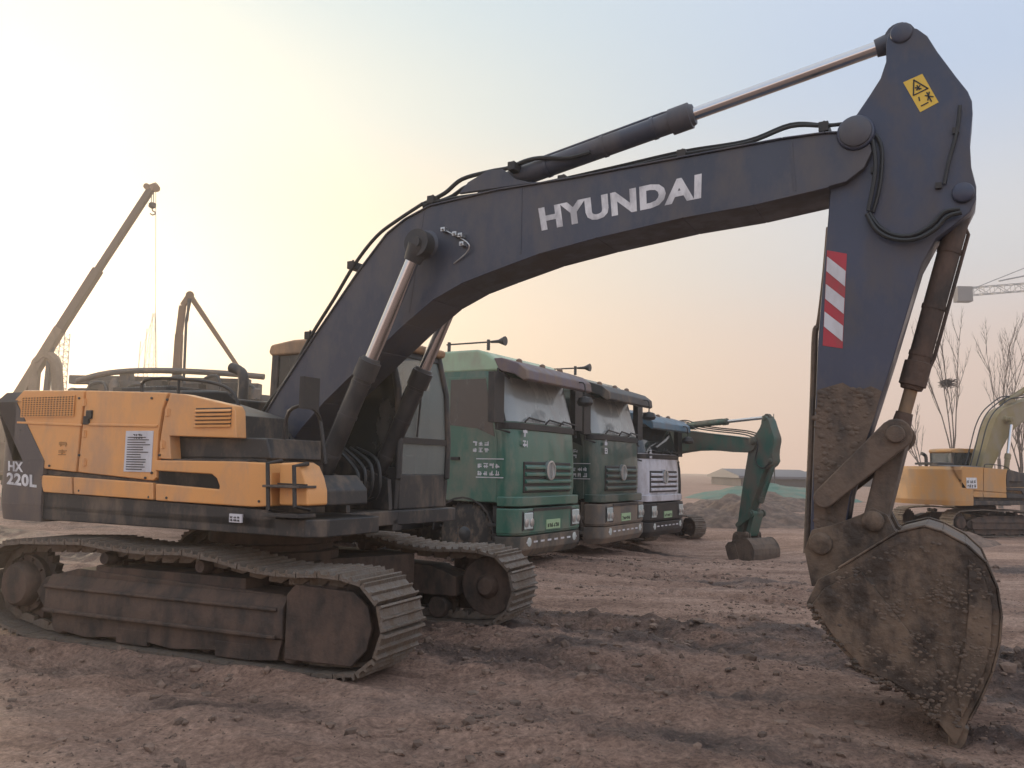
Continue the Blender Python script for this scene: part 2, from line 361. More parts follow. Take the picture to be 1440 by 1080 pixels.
def excavator(name, label, loc, rz, off=0.0, scale=1.0, tb=IDN, ta=IDN, c_body=yellow, c_cw=grey_cw, c_boom=charcoal, c_arm=armpaint, hero=False, c_bucket=None, c_tank=None, tk=None):
    tk = tk or ta
    c_tank = c_tank or c_body
    rt = root(name, label, 'excavator', loc, rz); rt.scale = (scale,)*3
    T = lambda pts, f: [f(p) for p in pts]
    v3 = lambda p, y: (p[0], y, p[1])
    # ---- undercarriage
    for s in (-1, 1): track(rt, s, off, hero)
    cf = MB()
    cf.prismz([(-.7, -.95), (-.35, -.55), (.35, -.55), (.7, -.95), (1.05, -.95), (.6, 0), (1.05, .95), (.7, .95), (.35, .55), (-.35, .55), (-.7, .95), (-1.05, .95), (-.6, 0), (-1.05, -.95)], .42, .72)
    cf.lathe((0, 0, .6), (0, 0, 1.1), [(0, .62), (.2, .62), (.21, .56), (.27, .56), (.28, .64), (.38, .64), (.4, .6), (.46, .6)], 48)
    o = cf.build('car_body', muddy2, rt, .01); o.rotation_euler.z = off
    # ---- upper deck
    d = MB()
    d.prismz([(-2.3, -1.33), (1.52, -1.33), (1.62, -1.2), (1.62, -.5), (1.2, -.42), (1.2, .38), (1.25, .45), (1.3, 1.3), (1.2, 1.36), (-2.3, 1.36)], 1.06, 1.2)
    d.box(-1.9, 1.2, -.45, -.3, 1.0, 1.12); d.box(-1.9, 1.2, .3, .45, 1.0, 1.12)
    d.build('deck', charcoal_b, rt, .012)
    # boom foot brackets and pump-side inner body
    b = MB()
    for y in (-.36, .3): b.prism([(-1.0, 1.2), (-.9, 1.75), (-.25, 2.02), (.25, 2.06), (.42, 1.9), (.75, 1.62), (1.12, 1.5), (1.15, 1.2)], y, y+.06)
    b.box(-.9, .3, -.29, .29, 1.2, 1.5)
    b.cyl((FOOT[0], -.42, FOOT[1]), (FOOT[0], .42, FOOT[1]), .09); b.cyl((.86, -.55, 1.42), (.86, .55, 1.42), .06)
    b.build('boom_bracket', charcoal_b, rt, .008)
    # ---- counterweight
    cw = MB()
    def arc(cx, cy, r, a0, a1, n=8): return [(cx+r*math.cos(a0+(a1-a0)*i/n), cy+r*math.sin(a0+(a1-a0)*i/n)) for i in range(n+1)]
    out = [(-1.72, -1.36)]+[(-2.05, -1.36)]+arc(-2.2, -.86, .5, -PI/2, -PI+.35)[0:]+[(-2.8, -.3), (-2.83, 0), (-2.8, .3)]+arc(-2.2, .86, .5, PI-.35, PI/2)+[(-2.05, 1.36), (-1.72, 1.36)]
    low = [(x*.985 if x < -2 else x, y*.99) for x, y in out]
    cw.prismz(low, 1.04, 1.2, out); cw.prismz(out, 1.2, 1.62)
    sh_ = [(min(x, -1.72-.56*1.0) if x > -2.3 else x, y) for x, y in out]
    cw.prismz(out, 1.62, 2.2, [(x-.5 if x > -2.1 else x, y) for x, y in out])
    up = [(x-.5 if x > -2.1 else x, y) for x, y in out]
    cw.prismz(up, 2.2, 2.3, [(x+.06 if x < -2.4 else x, y*.95) for x, y in up])
    cw.build('counterweight', c_cw, rt, .02)
    # ---- yellow side covers (right side), shapes as seen from the side
    S = -1.35
    def panel(nm, pts, y0, y1, m, bev=.011):
        mb = MB(); mb.prism(pts, y0, y1); return mb.build(nm, m, rt, bev)
    rear = PL([(21, 562), (33, 549), (118, 549), (106, 664), (62, 659), (30, 612), (24, 597), (20, 588)], S)
    mid = PL([(121, 549), (236, 552), (228, 575), (222, 610), (219, 672), (215, 676), (109, 664)], S)
    frnt = PL([(239, 553), (258, 554), (327, 570), (331, 578), (332, 616), (238, 613), (240, 646), (223, 645), (226, 612), (232, 575)], S)
    back = []
    for nm, pp in (('radiator_door', rear), ('pump_door', mid)):
        panel(nm, pp, S, S+.12, c_body)
    panel('air_filter_cover', frnt, S, S+.12, c_tank, .01); panel('front_bulkhead', [(-.1, 1.8), (-.1, 2.18), (.45, 2.04), (.5, 1.8)], S+.13, -.5, charcoal_b, .02)
    # dark recess behind the doors and its carved strip
    panel('door_frame', PL([(60, 660), (222, 677), (222, 645), (345, 647), (345, 696), (64, 668)], S), S+.03, S+.2, c_cw if not hero else charcoal_b, .006)
    panel('side_box_inner', [(-2.4, 1.2), (-2.4, 2.22), (-.1, 2.2), (.5, 2.05), (.52, 1.84), (.98, 1.8), (.98, 1.2)], S+.13, -.45, charcoal_b, .01)
    # lower yellow strip and storage box
    panel('lower_sill', PL([(56, 668), (101, 671), (102, 695), (62, 692)], S), S-.01, S+.12, c_body, .01)
    panel('lower_sill', PL([(104, 671), (216, 679), (216, 703), (105, 695)], S), S-.01, S+.12, c_body, .01)
    tank = PL([(218, 647), (340, 649), (372, 651), (381, 665), (382, 712), (355, 713), (219, 704), (219, 680), (308, 688), (309, 684), (305, 673), (298, 667), (219, 662)], S)
    panel('fuel_tank', tank, S-.005, S+.3, c_tank, .015)
    panel('tank_recess', PL([(219, 660), (300, 666), (312, 690), (219, 682)], S), S+.03, S+.1, charcoal_b, .004)
    panel('tank_gap_fill', PL([(238, 613), (375, 616), (382, 646), (238, 644)], S+.12), S+.12, -.5, charcoal_b, .02)  # charcoal block; its colour gives the darkness of the gap above the tank
    panel('tool_box', PL([(390, 651), (411, 650), (419, 655), (426, 672), (430, 690), (430, 712), (389, 711)], S), S+.02, S+.27, c_tank, .02); panel('tool_box_dark_front', PL([(384, 668), (410, 668), (425, 690), (425, 714), (384, 714)], S), S+.28, -.5, charcoal_b, .02)  # charcoal front piece: steps, with the front's shade put into its colour
    if hero:
        b = MB(); b.prism(PL([(389, 679), (429, 681), (429, 683), (389, 681)], S), S+.008, S+.03); b.build('seam', blackm, rt)
        # steps and handrails in front
        h = MB()
        a = P(384, 648, S); c = P(386, 716, S); e = P(421, 652, S); g = P(423, 712, S)
        for q, w in ((a, c), (e, g)):
            h.tube([(q[0], S+.1, q[1]), (q[0], S-.06, q[1]-.02), (w[0], S-.07, w[1]), (w[0], S+.1, w[1]-.03)], .018, 8, False)
        h.build('handrail', black, rt)
        h = MB()
        z = P(400, 716, S)[1]
        h.box(a[0]-.02, g[0]+.05, S-.09, S+.12, z-.06, z-.03)
        h.box(a[0]-.02, g[0]+.05, S-.09, S+.12, z+.17, z+.19)
        h.build('step', charcoal_b, rt, .004)
        # grille on the radiator door: dark panel with woven bars
        gx0, gz1 = P(33, 559, S); gx1, gz0 = P(104, 585, S)
        mb = MB(); mb.box(gx0, gx1, S-.004, S+.02, gz0, gz1); gr = mb.build('grille', blackm, rt)
        mb = MB(); nn = 9
        for i in range(nn+1):
            z = gz0+(gz1-gz0)*i/nn; mb.box(gx0-.01, gx1+.01, S-.012, S-.004, z-.005, z+.005)
        for i in range(19):
            x = gx0+(gx1-gx0)*i/18; mb.box(x-.005, x+.005, S-.0145, S-.0062, gz0, gz1)
        mb.build('grille_mesh', c_body, gr)
        # small louvre on the front cover
        a = P(276, 574, S); c = P(331, 600, S)
        mb = MB(); mb.box(a[0], c[0]-.05, S-.004, S+.02, c[1], a[1]); lv = mb.build('louvre', charcoal_b, rt)
        mb = MB()
        for i in range(5):
            z = c[1]+(a[1]-c[1])*(i+.5)/5; mb.prismx([(S-.004, z-.014), (S-.02, z-.02), (S-.022, z-.012), (S-.004, z+.004)], a[0], c[0]-.05)
        mb.build('louvre_slats', c_body, lv)
        # ribs, latches, hinges
        mb = MB()
        for q0, q1 in (((25, 594), (116, 598)), ((124, 597), (222, 599))):
            A = P(*q0, S); B = P(*q1, S); mb.prism([(A[0], A[1]-.012), (B[0], B[1]-.012), (B[0], B[1]+.012), (A[0], A[1]+.012)], S-.012, S+.005)
        mb.build('door_rib', c_body, rt, .006)
        for q in ((124, 588), (128, 580)):
            A = P(*q, S); mb = MB(); mb.box(A[0]-.05, A[0]+.03, S-.02, S+.005, A[1]-.06, A[1]+.02); mb.build('door_latch', black, rt, .006)
        mb = MB(); a = P(84, 616, S); c = P(98, 640, S); glyph_rows(mb, a[0], c[1], c[0]-a[0], a[1]-c[1], 2, 1, S-.001, random.Random(6)); mb.build('door_mark', mat('faded_print', (.4, .2, .07), .6), rt)
        for q in ((30, 605), (112, 560), (112, 640), (214, 560), (214, 665), (236, 562), (225, 640), (70, 655), (205, 672), (112, 690), (210, 699), (235, 700), (365, 705)):
            A = P(*q, S); mb = MB(); mb.cyl((A[0], S-.012, A[1]), (A[0], S+.01, A[1]), .011, n=8); mb.build('panel_bolt', pipe, rt)
        for q in ((119, 566), (119, 610), (119, 650), (236, 580), (229, 625)):
            A = P(*q, S); mb = MB(); mb.cyl((A[0], S-.008, A[1]-.035), (A[0], S-.008, A[1]+.035), .012, n=8); mb.box(A[0]-.03, A[0]+.03, S-.006, S+.003, A[1]-.03, A[1]+.03); mb.build('hinge', c_body, rt)
        # service chart
        a = P(178, 606, S); c = P(213, 664, S)
        mb = MB(); mb.box(a[0], c[0], S-.006, S+.0, c[1], a[1]); ch = mb.build('service_chart', offwhite, rt)
        mb = MB(); rg = random.Random(3)
        for i in range(14):
            z = c[1]+(a[1]-c[1])*(.06+i*.06); mb.box(a[0]+.03, a[0]+.03+(c[0]-a[0]-.06)*rg.uniform(.6, 1), S-.0085, S-.005, z-.004, z+.004)
        glyph_rows(mb, a[0]+.1, a[1]-.07, .13, .05, 2, 4, S-.005, rg)
        mb.build('chart_print', pipe, ch)
        a = P(327, 722, S); c = P(344, 735, S); mb = MB(); mb.box(a[0], c[0], S-.035, S-.02, c[1], a[1]); pl = mb.build('small_plate', offwhite, rt)
        mb = MB(); glyph_rows(mb, a[0]+.01, c[1]+.01, c[0]-a[0]-.02, a[1]-c[1]-.02, 2, 3, S-.0355, rg); mb.build('plate_print', pipe, pl)
        # marks
        text_quad('HX', PL([(11, 662), (32, 664), (32, 650), (11, 648)], S-.017), S-.014, white, rt, 'model_lettering', .04)
        text_quad('220L', PL([(9, 681), (51, 686), (51, 668), (9, 664)], S-.017), S-.014, white, rt, 'model_lettering', .04)
        # platform skirt, dark band under the body
        d = MB(); d.prism(PL([(0, 686), (60, 692), (220, 705), (360, 716), (385, 719), (385, 745), (220, 731), (0, 710)], S), S+.02, S+.1); d.build('skirt', charcoal_b, rt, .006)
    # ---- top hood, exhaust, rails
    h = MB()
    h.prismx([(-1.1, 2.2), (-1.02, 2.3), (-.35, 2.36), (-.2, 2.36), (-.1, 2.3), (1.0, 2.3), (1.25, 2.2), (1.3, 2.1), (-1.15, 2.1)], -2.25, -.55)
    h.build('engine_hood', charcoal_b, rt, .03)
    l = MB()
    l.prism([(-2.25, 1.2), (-2.25, 2.2), (-.7, 2.2), (-.7, 1.2)], 1.2, 1.345); l.build('left_door', c_body, rt, .02)
    h = MB(); h.box(-2.05, -1.35, -.3, .65, 2.36, 2.43)
    for i in range(12): h.box(-2.0+i*.055, -1.975+i*.055, -.25, .6, 2.43, 2.445)
    h.build('hood_vent', charcoal_b, rt, .012)
    e = MB(); e.tube([(-1.35, .8, 2.2), (-1.35, .8, 2.62), (-1.43, .8, 2.72), (-1.55, .8, 2.76)], .06, 14); e.build('exhaust_pipe', charcoal_b, rt)
    hr = MB()
    hr.tube([(-.75, -1.05, 2.2), (-.75, -1.05, 2.4), (-.1, -1.05, 2.38), (.35, -1.05, 2.28), (.5, -1.05, 2.05)], .016, 7)
    hr.tube([(-.3, -1.05, 2.2), (-.3, -1.05, 2.39)], .014, 6, False); hr.tube([(.95, -1.0, 1.7), (1.0, -1.0, 2.08), (1.3, -1.0, 2.08), (1.42, -1.0, 1.64)], .016, 7)
    hr.build('hood_rail', black, rt)
    # ---- cab on the far side
    cx0, cx1, cy0, cy1, cz0, cz1 = -.55, 1.12, .4, 1.36, 1.2, 2.95
    prof = [(cx0, cz0), (cx1+.02, cz0), (cx1+.06, 1.75), (cx1+.02, 2.35), (cx1-.1, 2.82), (cx0+.05, 2.86), (cx0, 2.6)]
    c = MB()
    c.prism([(cx0, cz0), (cx1+.02, cz0), (cx1+.04, 1.62), (.3, 1.62), (.3, 1.95), (cx0, 1.95)], cy0, cy0+.06)
    c.prism([(cx0, cz0), (cx1+.02, cz0), (cx1+.04, 1.5), (.3, 1.5), (.3, 1.8), (cx0, 1.8)], cy1-.06, cy1)
    c.box(cx0-.005, cx0+.05, cy0+.06, cy1-.06, cz0, 1.9); c.box(cx1-.03, cx1+.03, cy0+.06, cy1-.06, cz0+.002, 1.55)
    c.box(cx0+.05, cx1-.03, cy0+.06, cy1-.06, cz0+.001, cz0+.1)
    for y in (cy0, cy1-.055):
        c.beam((cx0+.03, y+.028, 1.8), (cx0+.05, y+.028, 2.86), .055, .1); c.beam((.3, y+.028, 1.6), (.3, y+.028, 2.86), .055, .09)
        c.tube([(cx1+.03, y+.028, 1.5), (cx1+.035, y+.028, 1.9), (cx1+.0, y+.028, 2.4), (cx1-.12, y+.028, 2.86)], .042, 6, False)
    cab = c.build('cab', charcoal_b, rt, .015)
    r = MB(); r.prism([(cx0-.05, 2.84), (cx0-.02, 2.93), (cx0+.3, cz1+.02), (cx1-.5, cz1+.02), (cx1-.02, 2.9), (cx1-.04, 2.82), (cx0, 2.8)], cy0-.01, cy1+.01); r.build('cab_roof', c_body if not hero else mat('ochre_cab_roof', (.5, .3, .16), .5, dirt=DUST, amt=.4), cab, .03)
    g = MB(); g.prism([(.33, 1.62), (cx1+.02, 1.62), (cx1+.02, 1.8), (cx1-.01, 2.38), (cx1-.13, 2.82), (.33, 2.82)], cy0+.02, cy0+.03)
    g.prism([(cx0+.06, 1.95), (.27, 1.95), (.27, 2.82), (cx0+.06, 2.82)], cy0+.02, cy0+.03); g.build('side_window', smoke, cab)
    g = MB(); g.prism([(cx0+.06, 1.8), (.27, 1.8), (.27, 2.82), (cx0+.06, 2.82)], cy1-.03, cy1-.02); g.prism([(.33, 1.5), (cx1+.02, 1.5), (cx1+.02, 1.8), (cx1-.01, 2.38), (cx1-.13, 2.82), (.33, 2.82)], cy1-.03, cy1-.02); g.build('door_window', glass, cab)
    g = MB(); g.prism([(cx1+.03, 1.55), (cx1+.035, 1.9), (cx1+.0, 2.4), (cx1-.11, 2.82), (cx1-.122, 2.82), (cx1-.012, 2.4), (cx1+.023, 1.9), (cx1+.018, 1.55)], cy0+.07, cy1-.07); g.build('windscreen', glass, cab)
    g = MB(); g.box(cx1-.0, cx1+.05, cy0+.06, cy1-.06, 1.86, 1.92); g.build('windscreen_frame', black, cab); g = MB(); g.prism([(cx1-.16, 2.76), (cx1-.08, 2.76), (cx1-.1, 2.86), (cx1-.18, 2.86)], cy0+.06, cy1-.06); g.build('windscreen_frame', black, cab)
    g = MB(); g.tube([(cx1+.06, cy0+.3, 1.93), (cx1+.05, cy0+.36, 2.3), (cx1+.03, cy0+.4, 2.42)], .012, 5); g.build('wiper', black, cab)
    g = MB(); g.box(cx0+.012, cx0+.02, cy0+.06, cy1-.06, 1.9, 2.8); g.build('rear_window', glass, cab)
    s = MB(); s.box(-.2, .3, .65, 1.1, 1.6, 1.72); s.prism([(-.25, 1.7), (-.1, 1.7), (-.2, 2.4), (-.32, 2.4)], .66, 1.09); s.box(-.1, .2, .75, 1.0, 1.3, 1.6); s.build('operator_seat', black, cab, .03)
    for y in (.75, 1.0): s = MB(); s.tube([(.65, y, 1.3), (.6, y, 1.75), (.55, y, 1.95)], .015, 6); s.build('control_lever', black, cab)
    s = MB(); s.box(.75, .95, .7, 1.05, 1.3, 1.75); s.build('console', black, cab, .03)
    if hero:
        v = MB(); v.box(.7, 1.05, cy0-.012, cy0, 1.3, 1.55)
        for i in range(9): v.box(.72+i*.036, .735+i*.036, cy0-.02, cy0-.012, 1.31, 1.54)
        v.build('cab_vent', black, cab)
        m_ = MB(); m_.box(1.37, 1.41, -1.3, -1.1, 2.08, 2.34)
        m_.tube([(1.3, -.9, 1.65), (1.35, -1.0, 2.0), (1.4, -1.2, 2.1)], .012, 6); m_.build('mirror', black, cab)
    # ---- boom
    bt = T(PL([(372, 612), (368, 592), (392, 552), (440, 478), (505, 382), (545, 329), (570, 309), (605, 290), (700, 268), (800, 252), (960, 222), (1100, 196), (1160, 188), (1190, 187)], -.24), tb)
    head = T(PL([(1222, 195), (1226, 212), (1215, 235), (1190, 255), (1165, 262)], -.24), tb)
    bb = T(PL([(1060, 287), (960, 305), (840, 333), (760, 355), (693, 380), (650, 397), (610, 420), (570, 454), (530, 492), (495, 526), (455, 565), (425, 600), (405, 628), (385, 632)], -.24), tb)
    W = .235
    mb = MB(); mb.prism(bt+head+bb, -W, W)
    mb.ribbon(bt[1:], -W-.02, W+.02, .014)
    mb.ribbon(head[-1:]+bb[:-2], -W-.02, W+.02, .014)
    p = tb(P(592, 342, -.3))
    mb.lathe(v3(p, -.36), v3(p, .36), [(0, .06), (.02, .1), (.1, .11), (.13, .15), (.59, .15), (.62, .11), (.7, .1), (.72, .06)], 24)
    pa = tb(APIN); mb.lathe(v3(pa, -.3), v3(pa, .3), [(0, .07), (.02, .11), (.58, .11), (.6, .07)], 24)
    mb.cyl(v3(tb(FOOT), -.27), v3(tb(FOOT), .27), .14)
    # bracket of the arm cylinder, on top of the boom
    for y in (-.13, .09): mb.prism(T(PL([(655, 278), (668, 262), (695, 246), (716, 244), (735, 258), (752, 262), (770, 262)], 0), tb), y, y+.04)
    boom = mb.build('boom', c_boom, rt, .007)
    # ---- arm
    WA = .17
    al = T(PL([(1190, 187), (1203, 163), (1222, 135), (1238, 110), (1246, 86), (1246, 60), (1250, 46), (1260, 38), (1274, 36), (1290, 40), (1304, 50), (1318, 72), (1345, 108), (1361, 128), (1367, 142), (1368, 160), (1364, 200), (1366, 235), (1373, 262), (1373, 280), (1364, 298), (1340, 318), (1316, 335), (1296, 372), (1280, 425), (1256, 505), (1232, 580), (1209, 650), (1196, 700), (1188, 752), (1180, 776), (1160, 786), (1142, 778), (1139, 757), (1141, 700), (1145, 600), (1150, 480), (1158, 380), (1165, 300), (1168, 250), (1176, 215)], -WA), ta)
    mb = MB(); mb.prism(al, -WA, WA)
    for q, r, w in (((1268, 53), .075, .2), ((1208, 203), .13, .27), ((1354, 282), .07, .22), ((1166, 699), .065, .25), ((1163, 760), .09, .2)):
        p = ta(P(*q, 0 if q != (1268, 53) else -.1)); mb.lathe(v3(p, -w), v3(p, w), [(0, r*.55), (.012, r*.95), (.03, r), (2*w-.03, r), (2*w-.012, r*.95), (2*w, r*.55)], 26)
    arm = mb.build('arm', c_arm, rt, .009)
    if hero:
        m_ = MB()    # mud band caked on the lower arm
        rg = random.Random(11)
        base = [(1150, 548), (1185, 538), (1205, 550), (1225, 543), (1240, 550), (1230, 585), (1207, 650), (1194, 700), (1186, 750), (1145, 748), (1144, 640)]
        m_.prism(T(PL(base, -WA-.006), ta), -WA-.008, -WA+.01)
        pol = T(PL(base, -WA-.006), ta)
        for i in range(260):
            px = rg.uniform(1146, 1250); py = rg.uniform(545, 750)
            if px > 1238-(py-550)*.3-6: continue
            x, z = ta(P(px, py, -WA)); r = rg.uniform(.006, .022)
            bmesh.ops.create_icosphere(m_.bm, subdivisions=1, radius=r, matrix=Matrix.Translation((x, -WA-.008, z)) @ Matrix.Diagonal((1.4, .5, 1, 1)))
        m_.build('mud_cake', muddy, arm)
        # warning decal
        qd = PL([(1294, 158), (1320, 144), (1297, 104), (1270, 116)], -WA); m_ = MB()
        m_._add([(x, -WA-.003, z) for x, z in qd], [(0, 1, 2, 3)]); wd = m_.build('warning_decal', warn, arm)
        def bl(u, v):
            a, b, c_, d_ = qd
            return tuple((1-u)*(1-v)*a[i]+u*(1-v)*b[i]+u*v*c_[i]+(1-u)*v*d_[i] for i in range(2))
        m_ = MB()
        def stroke(pts, w=.035):
            for (u0, v0), (u1, v1) in zip(pts, pts[1:]):
                A = Vector(bl(u0, v0)); B = Vector(bl(u1, v1)); dd = (B-A).normalized()*.006; nn_ = Vector((-dd.y, dd.x))*.75
                A = A-dd*.5; B = B+dd*.5
                m_._add([(q.x, -WA-.006, q.y) for q in (A-nn_, B-nn_, B+nn_, A+nn_)], [(0, 1, 2, 3)])
        stroke([(.12, .52), (.88, .52), (.5, .93), (.12, .52)])
        stroke([(.5, .6), (.5, .74)]); stroke([(.38, .62), (.62, .7)]); stroke([(.38, .7), (.6, .6)])
        stroke([(.2, .14), (.55, .14)]); stroke([(.6, .2), (.85, .4)]); stroke([(.6, .36), (.9, .22)]); stroke([(.72, .12), (.74, .42)]); stroke([(.25, .3), (.3, .4)])
        m_.build('decal_print', blackm, wd)
        # red and white reflective strip
        x = [1163, 1191, 1185, 1157]; y = [352, 357, 492, 486]
        qd2 = PL([(1157, 486), (1185, 490), (1191, 357), (1163, 352)], -WA)
        def b2(u, v):
            a, b, c_, d_ = qd2
            return tuple((1-u)*(1-v)*a[i]+u*(1-v)*b[i]+u*v*c_[i]+(1-u)*v*d_[i] for i in range(2))
        m_ = MB(); m_._add([(*(b2(*q)[:1]), -WA-.003, b2(*q)[1]) for q in ((0, 0), (1, 0), (1, 1), (0, 1))], [(0, 1, 2, 3)])
        rs = m_.build('reflective_strip', red, arm); m_ = MB()
        for k in range(3):
            v = .2+k*.29
            m_._add([(b2(*q)[0], -WA-.006, b2(*q)[1]) for q in ((.02, v), (.98, v-.13), (.98, v+.035), (.02, v+.155))], [(0, 1, 2, 3)])
        m_.build('white_stripes', offwhite, rs)
        m_ = MB()     # hoses down the arm
        m_.tube([(p[0], -WA-.03, p[1]) for p in PL([(1222, 300), (1236, 320), (1258, 332), (1285, 332), (1310, 318), (1328, 300), (1350, 296)], -WA)], .016)
        m_.tube([(p[0], -WA-.055, p[1]) for p in PL([(1220, 304), (1234, 327), (1258, 339), (1288, 339), (1314, 326), (1332, 308), (1352, 302)], -WA)], .016)
        m_.tube([(p[0], -WA-.02, p[1]) for p in PL([(1350, 150), (1346, 185), (1334, 230), (1328, 260)], -WA)], .012)
        m_.tube([(p[0], -WA-.03, p[1]) for p in PL([(1196, 175), (1224, 185), (1240, 210), (1238, 260), (1228, 300)], -WA)], .014)
        m_.tube([(p[0], -WA-.06, p[1]) for p in PL([(1192, 180), (1210, 178), (1226, 196), (1232, 240), (1222, 300)], -WA)], .014)
        m_.build('arm_hoses', hose, arm)
        m_ = MB()      # pipe and guard plate along the inside edge
        m_.tube([(p[0], -.1, p[1]) for p in PL([(1166, 320), (1160, 390), (1152, 455), (1146, 470), (1143, 560), (1139, 660), (1134, 778)], -.1)], .022)
        m_.tube([(p[0], .06, p[1]) for p in PL([(1166, 320), (1160, 390), (1152, 455), (1147, 470), (1145, 560), (1141, 660), (1137, 778)], .06)], .018)
        m_.build('arm_pipe', muddy, arm)
        for q in ((1320, 262), (1344, 185), (1229, 240)):
            m_ = MB(); p = P(*q, -WA); m_.box(p[0]-.02, p[0]+.02, -WA-.03, -WA, p[1]-.02, p[1]+.02); m_.build('hose_clamp', black, arm)
    # ---- links
    mk = muddy if hero else c_arm
    rod_end = ta(P(1263, 613)); ip = ta(P(1166, 699)); bp = tk(P(1233, 730)); bk = ta(BPIN)
    l = MB()
    def bar(a, b, y0, y1, w0, w1):
        a = Vector((a[0], 0, a[1])); b = Vector((b[0], 0, b[1])); d = (b-a).normalized(); n_ = Vector((-d.z, 0, d.x))
        pts = []
        for k in range(9):
            t = PI/2+PI*k/8; pts.append(a+(d*math.cos(t)+n_*math.sin(t))*w0)
        for k in range(9):
            t = -PI/2+PI*k/8; pts.append(b+(d*math.cos(t)+n_*math.sin(t))*w1)
        l.prism([(q.x, q.z) for q in pts], y0, y1)
    bar(ip, rod_end, -.3, -.23, .07, .105); bar(ip, rod_end, .23, .3, .07, .105)
    l.build('tilt_link', mk, rt, .012)
    l = MB(); bar(rod_end, bp, -.21, .21, .075, .075); l.cyl(v3(rod_end, -.34), v3(rod_end, .34), .06); l.cyl(v3(bp, -.31), v3(bp, .31), .062)
    l.build('bucket_link', mk, rt, .012)
    # ---- bucket
    BW = .58
    rim = T(PL([(1300, 741), (1325, 749), (1360, 768), (1386, 792), (1401, 826), (1407, 865), (1404, 905), (1394, 945), (1378, 982), (1362, 1012), (1344, 1048)], -BW), tk)
    mouth = T(PL([(1322, 1020), (1290, 985), (1255, 965), (1214, 948), (1170, 900), (1134, 848)], -BW), tk)
    topi = T(PL([(1150, 815), (1180, 800), (1205, 785), (1232, 768), (1262, 750)], -BW), tk)
    mb = MB(); bc = c_bucket or (bucketm if hero else mk)
    for y in (-BW, BW-.03): mb.prism(rim+mouth+topi, y, y+.03)
    shell = topi[1:]+rim
    mb.ribbon(shell, -BW+.003, BW-.003, -.03)
    mb.ribbon(shell[:-1], -BW-.012, -BW+.03, .014); mb.ribbon(shell[:-1], BW-.03, BW+.012, .014)
    # side wear plate with a sloping edge
    w = T(PL([(1212, 804), (1280, 890), (1316, 930), (1325, 985), (1290, 980), (1255, 958), (1216, 942), (1172, 894), (1142, 850), (1160, 826)], -BW), tk)
    mb.prism(w, -BW-.02, -BW+.004)
    w = T(PL([(1362, 786), (1384, 812), (1395, 850), (1394, 900), (1384, 945), (1368, 980), (1352, 1010), (1344, 960), (1358, 900), (1362, 850)], -BW), tk)
    mb.prism(w, -BW-.018, -BW+.002)
    # ears
    for y in (-.3, -.2, .17, .27):
        ear = T(PL([(1140, 770), (1150, 742), (1180, 735), (1215, 722), (1232, 712), (1252, 722), (1262, 742), (1300, 760), (1290, 800), (1200, 810), (1150, 818)], 0), tk)
        mb.prism(ear, y, y+.035)
    mb.lathe(v3(bp, -.345), v3(bp, .345), [(0, .05), (.01, .07), (.68, .07), (.69, .05)], 24)
    mb.lathe(v3(bk, -.345), v3(bk, .345), [(0, .05), (.01, .075), (.68, .075), (.69, .05)], 24)
    bu = mb.build('bucket', bc, rt, .006)
    a = Vector((rim[-2][0], rim[-2][1])); b = Vector((rim[-1][0], rim[-1][1])); dd = (b-a).normalized(); nn = Vector((-dd.y, dd.x))
    for i in range(5):
        y = -BW+.07+i*(2*BW-.14)/4
        t = MB()
        pts = [b-dd*.12+nn*.03, b-dd*.02+nn*.045, b+dd*.1+nn*.012, b+dd*.105-nn*.006, b-dd*.02-nn*.05, b-dd*.12-nn*.04]
        t.prism([(q.x, q.y) for q in pts], y-.045, y+.045); t.build('bucket_tooth', bc, bu, .01)
    if hero:
        m_ = MB(); rg = random.Random(23); poly = PL([(1150, 826), (1230, 775), (1320, 760), (1385, 800), (1402, 860), (1395, 930), (1350, 1030), (1310, 1000), (1255, 955), (1180, 890)], -BW)
        def inside(x, z):
            c_ = False
            for (x0_, z0_), (x1_, z1_) in zip(poly, poly[1:]+poly[:1]):
                if (z0_ > z) != (z1_ > z) and x < (x1_-x0_)*(z-z0_)/(z1_-z0_)+x0_: c_ = not c_
            return c_
        for k_ in range(60):
            x0_, z0_ = P(rg.uniform(1150, 1400), rg.uniform(760, 1020), -BW)
            for _ in range(rg.randint(6, 26)):
                x, z = x0_+rg.gauss(0, .06), z0_+rg.gauss(0, .03); r = rg.uniform(.003, .012)
                if inside(x, z): bmesh.ops.create_icosphere(m_.bm, subdivisions=1, radius=r, matrix=Matrix.Translation((x, -BW-.019, z)) @ Matrix.Diagonal((1.6, .45, 1, 1)))
        for _ in range(300):
            t_ = rg.random()*.98; i_ = int(t_*(len(mouth)-1)); f_ = t_*(len(mouth)-1)-i_; x = mouth[i_][0]*(1-f_)+mouth[i_+1][0]*f_; z = mouth[i_][1]*(1-f_)+mouth[i_+1][1]*f_
            bmesh.ops.create_icosphere(m_.bm, subdivisions=1, radius=rg.uniform(.005, .02), matrix=Matrix.Translation((x+rg.uniform(-.02, .04), -BW+rg.uniform(-.02, .08), z+rg.uniform(-.01, .03))) @ Matrix.Diagonal((1.3, 1, .8, 1)))
        m_.build('mud_cake', muddy, bu)
    # ---- hydraulic cylinders
    for y in (-.43, .43):
        cylinder(rt, (.86, 1.42), tb(P(590, 343, -.43)), .54, y, .086, .062, 'boom_cylinder', barrelm if hero else c_boom, chrome)
    cylinder(rt, tb(P(706, 258)), ta(P(1266, 56, 0)), .535, 0, .088, .052, 'arm_cylinder', c_boom, chrome)
    cylinder(rt, ta(P(1354, 284)), rod_end, .8, 0, .074, .045, 'bucket_cylinder', muddy2 if hero else c_arm, rusty if hero else chrome)
